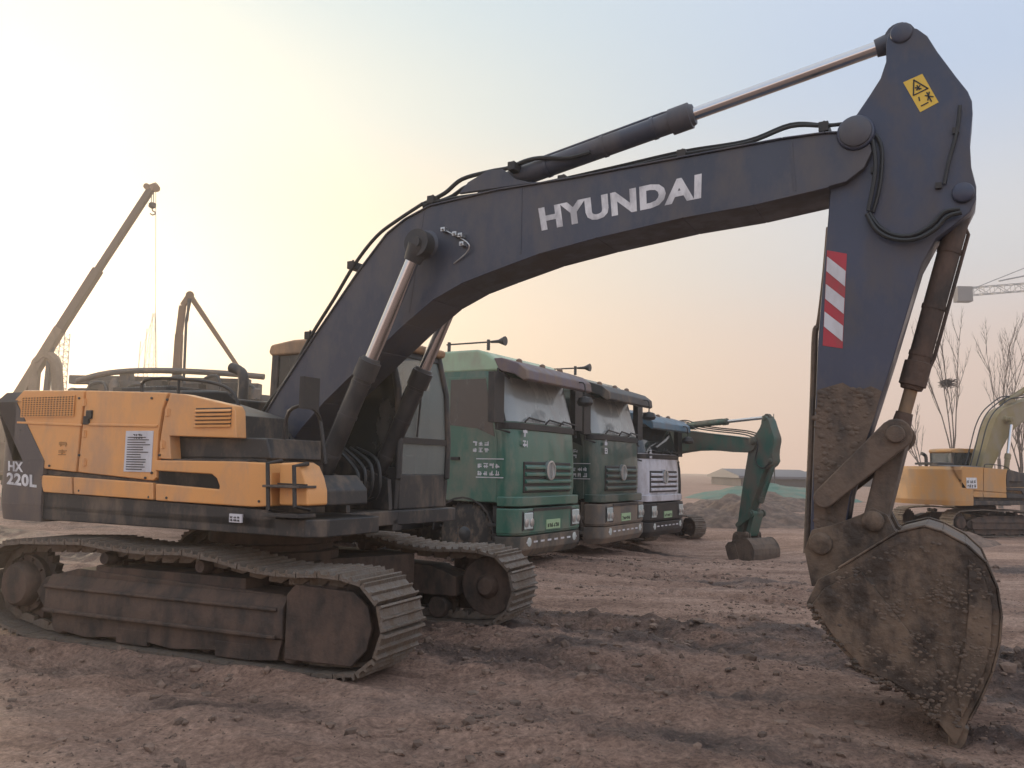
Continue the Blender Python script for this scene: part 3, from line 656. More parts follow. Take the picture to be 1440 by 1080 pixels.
    if not hero:
        for ys in (-.14, 0, .12):
            m_ = MB(); m_.tube([(*tb(p)[:1], ys, tb(p)[1]) for p in PL([(368, 585), (440, 468), (500, 370), (560, 306), (640, 262), (700, 240), (780, 240), (900, 222), (1100, 184), (1195, 178)], ys)], .022, 6); m_.build('boom_hose', hose, boom)
        for ys in (-.19, .19):
            m_ = MB(); m_.tube([(*ta(p)[:1], ys, ta(p)[1]) for p in PL([(1196, 175), (1240, 200), (1236, 300), (1300, 330), (1350, 290)], ys)], .02, 6); m_.build('arm_hose', hose, arm)
    if hero:
        text_quad('HYUNDAI', PL([(762, 325), (986, 279), (987, 244), (757, 293)], -W), -W-.003, white, boom, 'lettering', .045)
        for ys, rr, nm in ((-.17, .017, 'boom_hose'), (-.09, .017, 'boom_hose'), (.1, .017, 'boom_hose')):
            k = abs(ys)*26
            m_ = MB()
            m_.tube([(p[0], ys, p[1]) for p in PL([(350, 622), (362, 592), (378, 566), (405, 530), (440, 468), (470, 420), (500, 370), (530, 332), (560, 309), (595, 286)], ys)], rr)
            m_.build(nm, hose, boom)
        m_ = MB()
        m_.tube([(p[0], -.1, p[1]) for p in PL([(595, 287), (625, 272), (650, 252), (690, 241), (716, 236), (740, 226), (762, 222), (800, 222), (830, 214)], -.1)], .02)
        m_.tube([(p[0], .0, p[1]) for p in PL([(595, 290), (632, 278), (655, 263), (680, 257), (712, 245), (722, 240)], .0)], .02)
        m_.tube([(p[0], -.16, p[1]) for p in PL([(595, 289), (640, 278), (760, 262), (860, 240), (960, 217), (1050, 201), (1112, 178), (1160, 177), (1195, 174), (1215, 182), (1222, 200)], -.16)], .015)
        m_.tube([(p[0], .12, p[1]) for p in PL([(595, 291), (640, 280), (760, 258), (860, 236), (960, 213), (1050, 198), (1112, 175), (1160, 176), (1195, 176), (1210, 190)], .12)], .015)
        m_.build('boom_pipe', hose, boom)
        for q in ((440, 472), (500, 374), (612, 283), (795, 255), (962, 220), (1160, 182), (725, 236)):
            m_ = MB(); p = P(*q, -.1); m_.box(p[0]-.035, p[0]+.035, -.19, .14, p[1]-.045, p[1]+.03)
            m_.cyl((p[0], -.14, p[1]), (p[0], -.14, p[1]+.05), .012, n=6)
            m_.build('pipe_clamp', black, boom, .005)
        m_ = MB()     # welded patch lines, valve and work light on the boom side
        A = P(733, 296, -W); B = P(737, 340, -W)
        m_.box(A[0]-.01, A[0]+.006, -W-.005, -W+.002, B[1]-.1, A[1]+.2)
        for q0, q1 in (((1112, 196), (1118, 268)), ((596, 296), (575, 440))):
            m_.build('weld_seam', c_boom, boom); m_ = MB(); A = P(*q0, -W); B = P(*q1, -W); m_.prism([(A[0]-.008, A[1]), (B[0]-.008, B[1]), (B[0]+.008, B[1]), (A[0]+.008, A[1])], -W-.004, -W+.002)
        m_.build('weld_seam', c_boom, boom)
        m_ = MB()
        for q in ((628, 325), (644, 331), (652, 333), (654, 345)):
            p = P(*q, -W); m_.box(p[0]-.022, p[0]+.022, -W-.07, -W, p[1]-.02, p[1]+.02); m_.cyl((p[0], -W-.09, p[1]), (p[0], -W-.05, p[1]), .012, n=8)
        a1 = P(628, 325, -W); a2 = P(660, 350, -W); m_.tube([(a1[0], -W-.03, a1[1]), (a2[0], -W-.05, a2[1]+.05), (a2[0], -W-.03, a2[1]-.03), (a2[0]-.15, -W-.01, a2[1]-.12)], .008, 6)
        m_.build('grease_block', silver, boom, .004)
        for i in range(7):    # hoses at the foot of the boom
            m_ = MB(); y = -.22+i*.06
            m_.tube([(-.35, y, 1.75), (-.2, y, 2.0+.03*(i % 3)), (.02, y*.9, 2.12+.03*(i % 2)), P_(tb, (365, 592), y)], .016, 7); m_.build('foot_hose', hose, rt)
        for i in range(4):
            m_ = MB(); y = -.1+.1*i; m_.tube([(.6, y, 1.3), (1.0+.03*i, y-.05, 1.32), (1.1, y-.05, 1.55+.04*i), (.8, y, 1.8)], .018, 7); m_.build('foot_hose', hose, rt)
    return rt
def P_(f, q, y):
    p = f(P(*q, y)); return (p[0], y, p[1])

rzU = TH-PI/2
hero = excavator('excavator', 'large excavator with yellow body panels and charcoal boom, nearest machine on the mud', (HC[0], HC[1], 0), rzU, off=THU-TH, hero=True)

# smaller teal excavator beyond the trucks
tbA = rigid(R_(-8), FOOT, FOOT); taA = rigid(R_(-7), APIN, tbA(APIN)); tkA = rigid(R_(-18), BPIN, taA(BPIN))
excavator('excavator', 'dirty teal green excavator behind the truck row, its bucket lowered to the ground', (3.5, 25.0, -.3), R_(34)-PI/2, off=.1, scale=.82, tk=tkA, tb=tbA, ta=taA, c_body=teal, c_cw=teal, c_boom=teal, c_arm=teal, c_bucket=muddy)
# orange excavator at the right
tbB = rigid(R_(15), FOOT, FOOT); taB = rigid(R_(18), APIN, tbB(APIN))
ox = excavator('excavator', 'dusty orange excavator at the right edge behind the big bucket, pale curved boom', (13.6, 25.0, -.05), R_(112)-PI/2, off=-.15, scale=.84, c_tank=charcoal_b, tb=tbB, ta=taB, c_body=orange, c_cw=orange, c_boom=boomgrey, c_arm=boomgrey)
m_ = MB(); rg = random.Random(5)
S = -1.36
m_.box(-2.02, -1.55, S-.012, S, 1.6, 1.95); pt = m_.build('number_panel', white, ox); m_ = MB(); glyph_rows(m_, -1.98, 1.63, .4, .28, 2, 4, S-.013, rg); m_.build('panel_print', blackm, pt)

# ------------------------------------------------------------------ trucks
def wheel(rt, x, y, r=.52, w=.3, s=-1):
    m_ = MB(); m_.lathe((x, y-w/2, r), (x, y+w/2, r), [(0, r*.55), (.01, r*.8), (.04, r*.96), (.07, r), (w-.07, r), (w-.04, r*.96), (w-.01, r*.8), (w, r*.55)], 32)
    for i in range(30):
        a = 2*PI*i/30; m_.beam((x+r*math.cos(a), y-w*.4, r+r*math.sin(a)), (x+r*math.cos(a+.06), y+w*.4, r+r*math.sin(a+.06)), .04, .035)
    o = m_.build('wheel', rubber, rt)
    m_ = MB(); yo = y+s*w/2
    m_.lathe((x, y, r), (x, yo+s*.02, r), [(0, .3), (w/2-.05, .3), (w/2-.04, .24), (w/2-.06, .2), (w/2+.0, .12), (w/2+.02, .09)], 24)
    for i in range(10):
        a = 2*PI*i/10; m_.cyl((x+.16*math.cos(a), yo-s*.04, r+.16*math.sin(a)), (x+.16*math.cos(a), yo+s*.01, r+.16*math.sin(a)), .015, n=6)
    m_.build('rim', pipe, o)
    return o

def truck(name, label, loc, rz, paint, roofp, visor=charcoal_b, H=3.45, rear='dump', group=None, seed=1, mirror=True, lower=black, windc=skyscreen, fender=None, detail=True):
    """origin on the ground under the middle of the front bumper; X forward"""
    rt = root(name, label, 'truck', loc, rz, group); rg = random.Random(seed)
    k = H/3.45
    w = 1.24
    L = 1.75
    zb = 1.05; zw = 2.25*k; zt = 3.1*k
    # cab shell
    mb = MB(); prof = [(-.1, zb-.1), (-.05, 1.55), (-.1, zw), (-.34, zt), (-L, zt), (-L, .95), (-1.5, .95), (-1.42, 1.1), (-.35, 1.1), (-.28, zb-.1)]
    
    RC = .26
    def cdrop(y, ww=w, r=RC):
        a = abs(y)-(ww-r); return 0 if a <= 0 else r-math.sqrt(max(0, r*r-a*a))
    def outline(xf, xr, ww=w, r=RC):
        ys = [-ww, -ww+.02, -ww+.07, -ww+.14, -ww+r, 0, ww-r, ww-.14, ww-.07, ww-.02, ww]
        return [(xr, -ww)]+[(xf-cdrop(y, ww, r), y) for y in ys]+[(xr, ww)]
    lv = [(1.06, -.09), (1.3, -.06), (1.7, -.06), (zw, -.1), ((zw+zt)/2, -.22), (zt-.06, -.33), (zt+.02, -.42)]
    for (z0_, x0_), (z1_, x1_) in zip(lv, lv[1:]):
        o0, o1 = outline(x0_, -L), outline(x1_, -L); n_ = len(o0)
        mb._add([(x, y, z0_) for x, y in o0]+[(x, y, z1_) for x, y in o1], [(i, (i+1) % n_, (i+1) % n_+n_, i+n_) for i in range(n_)])
    o0 = outline(lv[-1][1], -L); mb._add([(x, y, lv[-1][0]) for x, y in o0], [tuple(range(len(o0)))])
    bmesh.ops.remove_doubles(mb.bm, verts=mb.bm.verts, dist=.0005)
    mb.box(-L, -1.5, -w+.003, w-.003, .95, 1.06); cab = mb.build('cab', paint, rt, ang=28)
    mb = MB(); mb.prism([(-.36, zt-.02), (-.3, zt+.1), (-.62, H-.05), (-.8, H), (-L, H), (-L-.02, zt-.02)], -w-.012, w+.012); mb.build('roof', roofp, cab, .05)
    mb = MB(); mb.prism([(-.33, zt-.02), (-.05, zt-.08), (.14, zt-.2), (.2, zt-.17), (.18, zt-.02), (.02, zt+.1), (-.3, zt+.2), (-.45, zt+.2)], -w-.03, w+.03)
    mb.build('sun_visor', visor, cab, .02)
    # windscreen
    def fx(z): return -.1-(z-zw)/(zt-zw)*.24
    z0, z1 = zw+.02, zt-.1
    mb = MB(); yy = [-w+.035, -w+.07, -w+.12, -w+.19, -w+.27, -.6, -.3, 0, .3, .6, w-.27, w-.19, w-.12, w-.07, w-.035]; zz = [z0+.02, (z0+z1)/2, z1]
    g_ = [[mb.bm.verts.new((fx(z)-cdrop(y)+.014, y, z)) for y in yy] for z in zz]
    for r0, r1 in zip(g_, g_[1:]):
        for i in range(len(yy)-1): mb.bm.faces.new((r0[i], r0[i+1], r1[i+1], r1[i]))
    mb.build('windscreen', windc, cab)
    for s in (-1, 1):      # dark pillar seal round the glass
        y = s*(w-.03); mb = MB(); mb.tube([(fx(z)-cdrop(y)+.012, y, z) for z in zz], .022, 6, False); mb.build('windscreen_pillar', black, cab)
    mb = MB()
    for y in (-.5, .45): mb.prism([(fx(zw+.25)-.25, zw+.05), (fx(zw+.25)-.22, zw+.45), (fx(zw+.25)-.3, zw+.45), (fx(zw+.25)-.35, zw+.05)], y-.25, y+.25)
    mb.build('dashboard', black, cab)
    mb = MB()
    for y in (-.75, .0, .55): mb.tube([(fx(z0)+.05, y-.1, z0+.02), (fx(z0)+.045, y+.05, z0+.1), (fx(z0)+.04, y+.62, z0+.06)], .016, 5, False)
    mb.build('wiper', black, cab)
    mb = MB(); mb.prismz(outline(fx(zw)+.03, -.36, w+.006), zw-.09, zw+.02); mb.build('cowl', black, cab, .01)
    # side windows and doors
    for s in (-1, 1):
        y = s*w
        mb = MB(); mb.prism([(-.36, zb+.02), (-.36, zw-.26), (-.56, zt-.1), (-1.36, zt-.1), (-1.36, zb+.02)], y+s*.0, y+s*.014); dr = mb.build('door', paint, cab, .01)
        mb = MB(); mb.prism([(-.4, zw-.22), (-.6, zt-.14), (-1.3, zt-.14), (-1.3, zw-.02), (-.75, zw-.08)], y+s*.014, y+s*.02); mb.build('door_window', darkglass, dr)
        mb = MB(); mb.box(-1.25, -1.08, min(y, y+s*.045), max(y, y+s*.045), 1.75, 1.8); mb.build('door_handle', black, dr)
        mb = MB()
        mb.box(-.44, -.36, min(y-s*.25, y-s*.03), max(y-s*.25, y-s*.03), .36, 1.0)
        for z in (.36, .66): mb.box(-.5, -.34, min(y-s*.2, y+s*.02), max(y-s*.2, y+s*.02), z, z+.06)
        mb.build('step', lower, cab, .01)
        mb = MB(); mb.tube([(-.15, y, zw+.7*k), (-.24, y+s*.22, zw+.85*k), (-.24, y+s*.24, zw-.1), (-.12, y, zw-.15)], .02, 6, False)
        mb.box(-.3, -.18, min(y+s*.1, y+s*.42), max(y+s*.1, y+s*.42), zw-.0, zw+.78*k); mb.build('mirror', black, cab, .02)
        mb = MB(); a0 = []
        for i in range(11):
            a = PI*.02+PI*.96*i/10; a0.append((-1.0+.62*math.cos(a), .52+.62*math.sin(a)))
        mb.ribbon(a0, y-s*.36, y+s*.015, .035); mb.build('mudguard', lower, cab, .004)
        mb = MB(); mb.tube([(-1.42, y+s*.03, 1.2), (-1.42, y+s*.06, 1.3), (-1.42, y+s*.06, 2.3), (-1.42, y+s*.02, 2.4)], .016, 6, False); mb.build('grab_rail', black, cab)
    # front: grille, corner deflectors, headlamps, bumper
    mb = MB(); mb.box(-.1, -.035, -.88, .88, 1.22, 1.74); gr = mb.build('grille', black, cab, .02)
    for i in range(4):
        z = 1.25+i*.12; mb = MB(); mb.prism([(-.045, z), (.0, z+.01), (.0, z+.05), (-.045, z+.085)], -.86, .86); mb.build('grille_bar', paint, gr, .008)
    mb = MB(); mb.box(.048, .066, -.72, .72, .915, .965); mb.build('bumper_slot', black, cab)
    for s in (-1, 1): mb = MB(); mb.lathe((.03, s*.85, .42), (.09, s*.85, .42), [(0, .075), (.035, .075), (.04, .055)], 16); mb.build('fog_lamp', lamp, cab)
    mb = MB(); mb.lathe((-.04, 0, 1.6), (.05, 0, 1.6), [(0, .17), (.06, .17), (.062, .135), (.045, .13)], 30)
    mb.beam((.02, 0, 1.46), (.02, 0, 1.74), .05, .03)
    mb.build('emblem', silver, gr)
    mb = MB(); mb.prismz(outline(.03, -.34, w+.02), 1.0, 1.16); mb.build('upper_bumper', paint, cab, .02)
    mb = MB(); mb.prismz(outline(.02, -.34, w), .52, .56, outline(.055, -.34, w+.03)); mb.prismz(outline(.055, -.34, w+.03), .56, .97); bp = mb.build('bumper', fender or lower, cab, .03)
    mb = MB(); mb.prismz(outline(-.02, -.36, w-.02), .18, .3, outline(.06, -.36, w+.02)); mb.prismz(outline(.06, -.36, w+.02), .3, .515); mb.build('lower_valance', lower if fender is None else mat('dark_valance', (.05, .05, .045), .6, dirt=DUST, amt=.4), bp, .01)  # valance is darker than a painted bumper
    for s in (-1, 1):
        y0, y1 = sorted((s*.7, s*1.08)); mb = MB(); mb.prismz([(.02, y0), (.068, y0), (.068-cdrop(y1), y1), (.02-cdrop(y1), y1)] if s > 0 else [(.02-cdrop(y0), y0), (.068-cdrop(y0), y0), (.068, y1), (.02, y1)], .6, .93); hs = mb.build('headlight', black, cab, .02)
        mb = MB(); mb.box(.05, .078, y0+.05, y1-.05, .63, .9); mb.build('lens', lamp, hs, .02)
        mb = MB()
        for j in range(2): mb.lathe((.078, (y0+y1)/2-.09+.18*j, .74), (.094, (y0+y1)/2-.09+.18*j, .74), [(0, .065), (.008, .07), (.014, .045)], 18)
        mb.build('lamp_ring', silver, hs)
    mb = MB(); mb.box(.05, .07, -.26, .26, .6, .76); pl = mb.build('number_plate', mat('plate_green', (.35, .5, .3), .5), cab)
    mb = MB(); glyph_rows(mb, -.22, .63, .44, .1, 1, 6, .07, rg, 'y'); mb.build('plate_print', blackm, pl)
    for i in range(8): mb = MB(); mb.box(.052, .068, -.95+i*.25, -.82+i*.25, .4, .43); mb.build('reflector', offwhite, bp)
    if detail:
        mb = MB(); glyph_rows(mb, -.82, 1.88, .34, .22, 2, 3, -w-.015, rg); mb.build('door_print', offwhite, cab)
        mb = MB(); glyph_rows(mb, -.72, 1.5, .46, .24, 2, 4, -w-.015, rg)
        mb.box(-.75, -.22, -w-.02, -w-.014, 1.46, 1.475); mb.box(-.75, -.22, -w-.02, -w-.014, 1.765, 1.78); mb.build('door_print', offwhite, cab)
        mb = MB(); glyph_rows(mb, -.95, 1.98, .2, .34, 2, 1, -.035, rg, 'y'); mb.build('front_print', offwhite, cab)
    # roof rail with horns and beacons
    mb = MB(); mb.tube([(-.55, -w+.05, H+.12), (-1.45, -w+.05, H+.12)], .014, 6, False)
    for x in (-.6, -1.4): mb.cyl((x, -w+.05, H-.02), (x, -w+.05, H+.16), .03, n=10)
    mb.lathe((-.55, -w+.05, H+.12), (-.25, -w+.05, H+.12), [(0, .02), (.15, .03), (.27, .08), (.28, .08)], 14)
    mb.build('roof_horn', pipe, cab)
    for y in (-.75, .1, .8): mb = MB(); mb.lathe((-.25, y, zt+.1), (-.25, y, zt+.26), [(0, .06), (.08, .06), (.12, .05), (.14, .02)], 12); mb.build('marker_lamp', mat('amber_lamp', (.16, .09, .05), .35), cab)
    mb = MB(); mb.tube([(-.1, w-.55, zt-.1), (.26, w-.5, zt-.05), (.3, w-.5, zt-.32)], .014, 6); mb.lathe((.3, w-.5, zt-.3), (.3, w-.5, zt-.5), [(0, .03), (.03, .12), (.12, .15), (.17, .12), (.19, .03)], 16); mb.build('front_mirror', black, cab)
    # chassis
    mb = MB()
    for y in (-.43, .36): mb.box(-8.3, -.35, y, y+.07, .72, .98)
    for x in (-1.0, -3.0, -5.6, -7.0): mb.box(x-.06, x+.06, -1.0, 1.0, .46, .58); mb.box(x-.1, x+.1, -.36, .36, .75, .9)
    ch = mb.build('chassis', black, rt, .01)
    for x in (-1.0, -3.0): wheel(rt, x, -1.03, s=-1); wheel(rt, x, 1.03, s=1)
    for x in (-5.6, -7.0):
        wheel(rt, x, -.98, w=.5, s=-1); wheel(rt, x, .98, w=.5, s=1)
    mb = MB(); mb.tube([(-L-.2, -w+.14, .9), (-L-.2, -w+.14, 2.6), (-L-.2, -w+.14, 2.95)], .09, 12, False)
    for i in range(9): mb.lathe((-L-.2, -w+.14, 1.5+i*.12), (-L-.2, -w+.14, 1.6+i*.12), [(0, .1), (.03, .115), (.06, .1)], 14)
    mb.build('air_intake', paint, rt)
    mb = MB(); mb.box(-3.0, -2.3, -w+.02, -.5, .5, .95); mb.box(-4.8, -3.7, .5, w-.02, .5, 1.0); mb.build('fuel_tank', pipe, rt, .05)
    if rear == 'dump':
        mb = MB(); mb.box(-8.4, -2.25, -1.24, 1.24, 1.1, 1.2)
        mb.box(-8.4, -2.25, -1.24, -1.19, 1.2, 2.75); mb.box(-8.4, -2.25, 1.19, 1.24, 1.2, 2.75); mb.box(-2.3, -2.25, -1.19, 1.19, 1.2, 2.95); mb.box(-8.4, -8.34, -1.19, 1.19, 1.2, 2.7)
        for i in range(9):
            for s in (-1, 1): y0, y1 = sorted((s*1.24, s*1.3)); mb.box(-8.3+i*.74, -8.2+i*.74, y0, y1, 1.12, 2.74)
        for s in (-1, 1): y0, y1 = sorted((s*1.22, s*1.32)); mb.box(-8.42, -2.22, y0, y1, 2.75, 2.84)
        mb.build('dump_body', paint, rt, .01)
    return rt

AH = R_(60); Dv = Vector((math.sin(AH), -math.cos(AH), 0)); Wv = Vector((math.cos(AH), math.sin(AH), 0)); P1 = Vector((.08, 13.85, 0))
def tloc(s, z=0, back=0): return P1+Wv*(s+1.25)-Dv*back+Vector((0, 0, z))
tr = AH-PI/2
truck('dump_truck', 'green dump truck with pale green roof and mauve sun visor, nearest in the truck row', tloc(0), tr, green, green_l, visor=mat('mauve_grey_visor', (.13, .1, .12), .5, dirt=DUST, amt=.4), H=3.62, group='trucks parked in a row', seed=1, fender=green)
truck('dump_truck', 'darker green dump truck, second in the row with grey bumper', tloc(3.55, -.03, .1), tr+.02, green_d, green_d, visor=charcoal_b, H=3.6, group='trucks parked in a row', seed=2, lower=mat('grey_bumper', (.1, .095, .09), .6, dirt=DUST, amt=.5))
truck('flatbed_truck', 'dusty white truck with blue roof at the far end of the truck row', tloc(7.0, -.12, .4), tr-.03, whitep, bluep, visor=bluep, H=3.25, rear='dump', group='trucks parked in a row', seed=3, windc=darkglass)

# concrete pump truck beyond the excavator body
pt = truck('concrete_pump_truck', 'grey concrete pump truck behind the yellow body with its folded boom partly raised', (-3.9, 24.0, 0), R_(78)-PI/2, mat('pump_grey', (.1, .095, .095), .5, dirt=DUST, amt=.4), pumpgrey, H=3.1, rear='none', seed=9, detail=False)
bpy.context.view_layer.update()
Mi = pt.matrix_world.inverted()
def L_(px, py, d): return Mi @ at(px, py, d)
mb = MB()
mb.beam(L_(128, 545, 24.6), L_(366, 548, 24.6), .42, .4, .4, .34); mb.beam(L_(100, 534, 25.0), L_(352, 537, 25.0), .3, .26, .26, .16)
mb.tube([L_(108, 536, 24.4), L_(150, 525, 24.4), L_(210, 521, 24.4), L_(300, 524, 24.4), L_(372, 530, 24.4)], .09, 8)
mb.beam(L_(178, 520, 24.6), L_(182, 570, 24.6), .34, .3); mb.beam(L_(300, 526, 24.5), L_(304, 560, 24.5), .24, .3)
mb.build('folded_boom', pumpgrey, pt, .02)
rgp = random.Random(4)
for i in range(16):
    q0 = L_(105+i*17+rgp.uniform(-5, 5), 552, 24.2); hgt = rgp.uniform(.1, .5); m2 = MB()
    if i % 3 == 0: m2.lathe(q0-Vector((0, 0, .2)), q0+Vector((0, 0, hgt)), [(0, .14), (.2+hgt*.6, .14), (.2+hgt, .06)], 12)
    elif i % 3 == 1: m2.box(q0.x-.25, q0.x+.25, q0.y-.2, q0.y+.2, q0.z-.3, q0.z+hgt*.7)
    else: m2.tube([q0+Vector((-.3, 0, -.2)), q0+Vector((-.2, 0, hgt*.8)), q0+Vector((.25, 0, hgt)), q0+Vector((.4, 0, -.2))], .05, 7)
    m2.build(('outrigger_valve', 'control_box', 'concrete_hose')[i % 3], (pumpgrey, black, pipe)[i % 3], pt, .01 if i % 3 == 1 else 0)
mb = MB(); mb.box(-8.2, -2.3, -1.1, 1.1, 1.0, 2.2); mb.box(-8.0, -2.8, -.55, .55, 2.2, 3.05); mb.box(-7.4, -7.1, -.4, .4, 3.05, 3.5); mb.box(-5.2, -4.9, -.4, .4, 3.05, 3.5); mb.lathe((-3.6, 0, 1.9), (-3.6, 0, 3.6), [(0, .6), (.5, .6), (.6, .4), (1.7, .4)], 20); mb.build('turret', pumpgrey, pt, .02)
mb = MB(); q = [L_(247, 560, 24.6), L_(252, 470, 24.6), L_(257, 430, 24.6), L_(267, 415, 24.6)]
mb.beam(q[0], q[1], .2, .24, .16, .2); mb.beam(q[1], q[2], .14, .18); mb.beam(q[2], q[3], .12, .16); ra = mb.build('raised_boom', brownp, pt, .01)
mb = MB(); mb.beam(L_(267, 415, 24.6), L_(344, 530, 24.6), .13, .14, .1, .1); mb.cyl(L_(267, 415, 24.5), L_(267, 415, 24.8), .12, n=12); mb.build('tip_boom', brownp, pt, .01)
mb = MB()
for a, b in (((258, 545), (262, 450)), ((262, 450), (268, 420)), ((263, 452), (266, 420))): mb.tube([L_(*a, 24.4), L_(*b, 24.4)], .04, 8, False)
mb.build('delivery_pipe', pipe, pt)

# mobile crane, far left
cr = truck('mobile_crane', 'tan mobile crane at far left with long telescopic boom raised against the sky', (-16.8, 36.6, 0), R_(100)-PI/2, tan, tan, H=2.9, rear='none', seed=12, detail=False)
bpy.context.view_layer.update(); Mi = cr.matrix_world.inverted()
DC = 37.0
mb = MB()
a, b, c_, d_ = L_(8, 588, DC), L_(75, 478, DC), L_(130, 392, DC), L_(213, 265, DC)
mb.beam(a, b+(b-a)*.15, .42, .44, .38, .4); boomc = mb.build('telescopic_boom', tan, cr, .02)
mb = MB(); mb.beam(b, c_+(c_-b)*.15, .36, .38); mb.build('boom_section', mat('brown_boom_section', (.09, .065, .05), .5), boomc, .02)
mb = MB(); mb.beam(c_, d_, .26, .28); mb.build('boom_section', mat('brown_boom_section', (.22, .14, .09), .5), boomc, .02)
mb = MB(); mb.beam(d_, L_(222, 262, DC), .3, .3); mb.cyl(L_(206, 262, DC-.2), L_(206, 262, DC+.2), .14, n=14); mb.cyl(L_(220, 265, DC-.2), L_(220, 265, DC+.2), .16, n=14); mb.build('boom_head', brownp, boomc, .01)
mb = MB(); mb.tube([L_(213, 268, DC), L_(213, 286, DC)], .02, 5, False); mb.tube([L_(216, 268, DC), L_(216, 286, DC)], .02, 5, False); mb.tube([L_(219, 268, DC), L_(218.5, 520, DC)], .012, 5, False); mb.build('hoist_rope', pipe, cr)
mb = MB(); h0 = L_(214.5, 285, DC); mb.lathe(h0, h0-Vector((0, 0, 1)), [(0, .1), (.05, .16), (.2, .16), (.26, .07)], 12)
mb.tube([h0-Vector((0, 0, .25)), h0-Vector((-.02, 0, .36)), h0-Vector((-.12, 0, .42)), h0-Vector((-.14, 0, .5)), h0-Vector((-.03, 0, .56)), h0-Vector((.07, 0, .5))], .03, 7); mb.build('hook_block', black, cr)
mb = MB(); mb.box(-6.6, -3.4, -.9, .9, 1.0, 2.3); mb.box(-6.2, -4.4, -.55, .55, 2.3, 3.5); mb.lathe((-5, 0, 1.0), (-5, 0, 2.4), [(0, .8), (1.3, .8)], 24); mb.box(-8.2, -2.2, -1.15, 1.15, .95, 1.1)
mb.build('slew_house', tan, cr, .03)
mb = MB(); mb.tube([L_(44, 606, DC), L_(50, 520, DC), L_(56, 507, DC), L_(66, 500, DC), L_(76, 507, DC), L_(80, 525, DC), L_(84, 606, DC)], .24, 8)
mb.build('boom_support', tan, cr)
mb = MB(); mb.tube([L_(60, 600, DC), L_(72, 488, DC)], .14, 10, False); mb.build('luffing_ram', pipe, cr)

# ------------------------------------------------------------------ lattice structures
def lattice(mb, p0, p1, w, n, r, w1=None):
    p0 = Vector(p0); p1 = Vector(p1); d = (p1-p0).normalized(); a = d.orthogonal().normalized()
    if abs(d.z) < .5: a = Vector((0, 0, 1)); a = (a-d*a.dot(d)).normalized()
    else: a = Vector((1, 0, 0)); a = (a-d*a.dot(d)).normalized()
    b = d.cross(a); w1 = w1 if w1 is not None else w
    cs = [(-1, -1), (1, -1), (1, 1), (-1, 1)]
    def pt(i, k):
        ww = (w+(w1-w)*i/n)/2; return p0+(p1-p0)*i/n+a*cs[k][0]*ww+b*cs[k][1]*ww
    for k in range(4):
        mb.tube([pt(0, k), pt(n, k)], r, 4, False)
        for i in range(n):
            k2 = (k+1) % 4; mb.tube([pt(i, k if i % 2 else k2), pt(i+1, k2 if i % 2 else k)], r*.6, 4, False); mb.tube([pt(i, k), pt(i, k2)], r*.6, 4, False)

mb = MB(); c0 = at(211, 535, 150); gz = c0.z
lattice(mb, (c0.x, 150, 0), (c0.x, 150, at(211, 440, 150).z), 3.6, 12, .05, .4)
o = mb.build('power_pylon', galv, None)
for v in o.data.vertices: v.co.x -= c0.x; v.co.y -= 150
o.location = (c0.x, 150, 0); tag(o, 'slender pale lattice pylon far away beyond the excavator body', 'pylon')
mb = MB()
for px, h in ((194, 480), (203, 462)):
    p = at(px, h, 155); mb.tube([(p.x-c0.x, 5, 0), (p.x-c0.x+.5, 5, p.z)], .1, 5, False)
p = at(211, 441, 150); mb.tube([(at(197, 500, 155).x-c0.x, 5, at(197, 500, 155).z), (0, 0, p.z)], .05, 4, False)
mb.build('stay', galv, o)
# lattice mast behind the crane
c1 = at(83, 540, 60); mb = MB(); lattice(mb, (0, 0, 0), (0, 0, at(83, 468, 60).z), .7, 24, .035)
o = mb.build('lattice_mast', galv, None); o.location = (c1.x, 60, 0); tag(o, 'short lattice mast standing just right of the mobile crane boom', 'mast')
# tower crane, right
p0 = at(1352, 411, 110); p1 = at(1440, 404, 110); dr = (p1-p0).normalized()
tc = root('tower_crane', 'distant tower crane jib with counterweight block entering from the right edge', 'crane', (p0.x+16, 110, 0))
rel = Vector((p0.x+16, 110, 0))
mb = MB(); e = p0+dr*60; A = p0-rel; lattice(mb, A, e-rel, 1.0, 44, .06); mb.build('jib', galv, tc)
mb = MB(); m0 = p0+dr*16; lattice(mb, (0, 0, 0), (0, 0, m0.z+5), 1.5, 26, .09); mb.build('mast', galv, tc)
mb = MB(); mb.box(A.x-.8, A.x+1.2, A.y-.6, A.y+.6, A.z-1.3, A.z+.7); mb.build('counterweight_block', concrete, tc, .03)
mb = MB(); mb.tube([A+Vector((1.5, 0, .5)), Vector((0, 0, m0.z+5))], .06, 5, False); mb.tube([Vector((0, 0, m0.z+5)), e-rel+Vector((-20, 0, .5))], .06, 5, False)
mb.tube([p0+dr*5-rel+Vector((0, 0, 1.1)), p0+dr*9-rel+Vector((0, 0, 1.6)), p0+dr*16-rel+Vector((0, 0, 2.0))], .1, 5, False); mb.build('tie_bar', galv, tc)
# thin pole
p = at(1088, 582, 60); mb = MB(); mb.tube([(0, 0, -.5), (0, 0, p.z)], .06, 8, False, r1=.03);
o = mb.build('utility_pole', mat('dark_pole', (.08, .08, .08), .7), None); o.location = (p.x, 60, 0); tag(o, 'thin dark pole standing beyond the teal excavator bucket', 'pole')

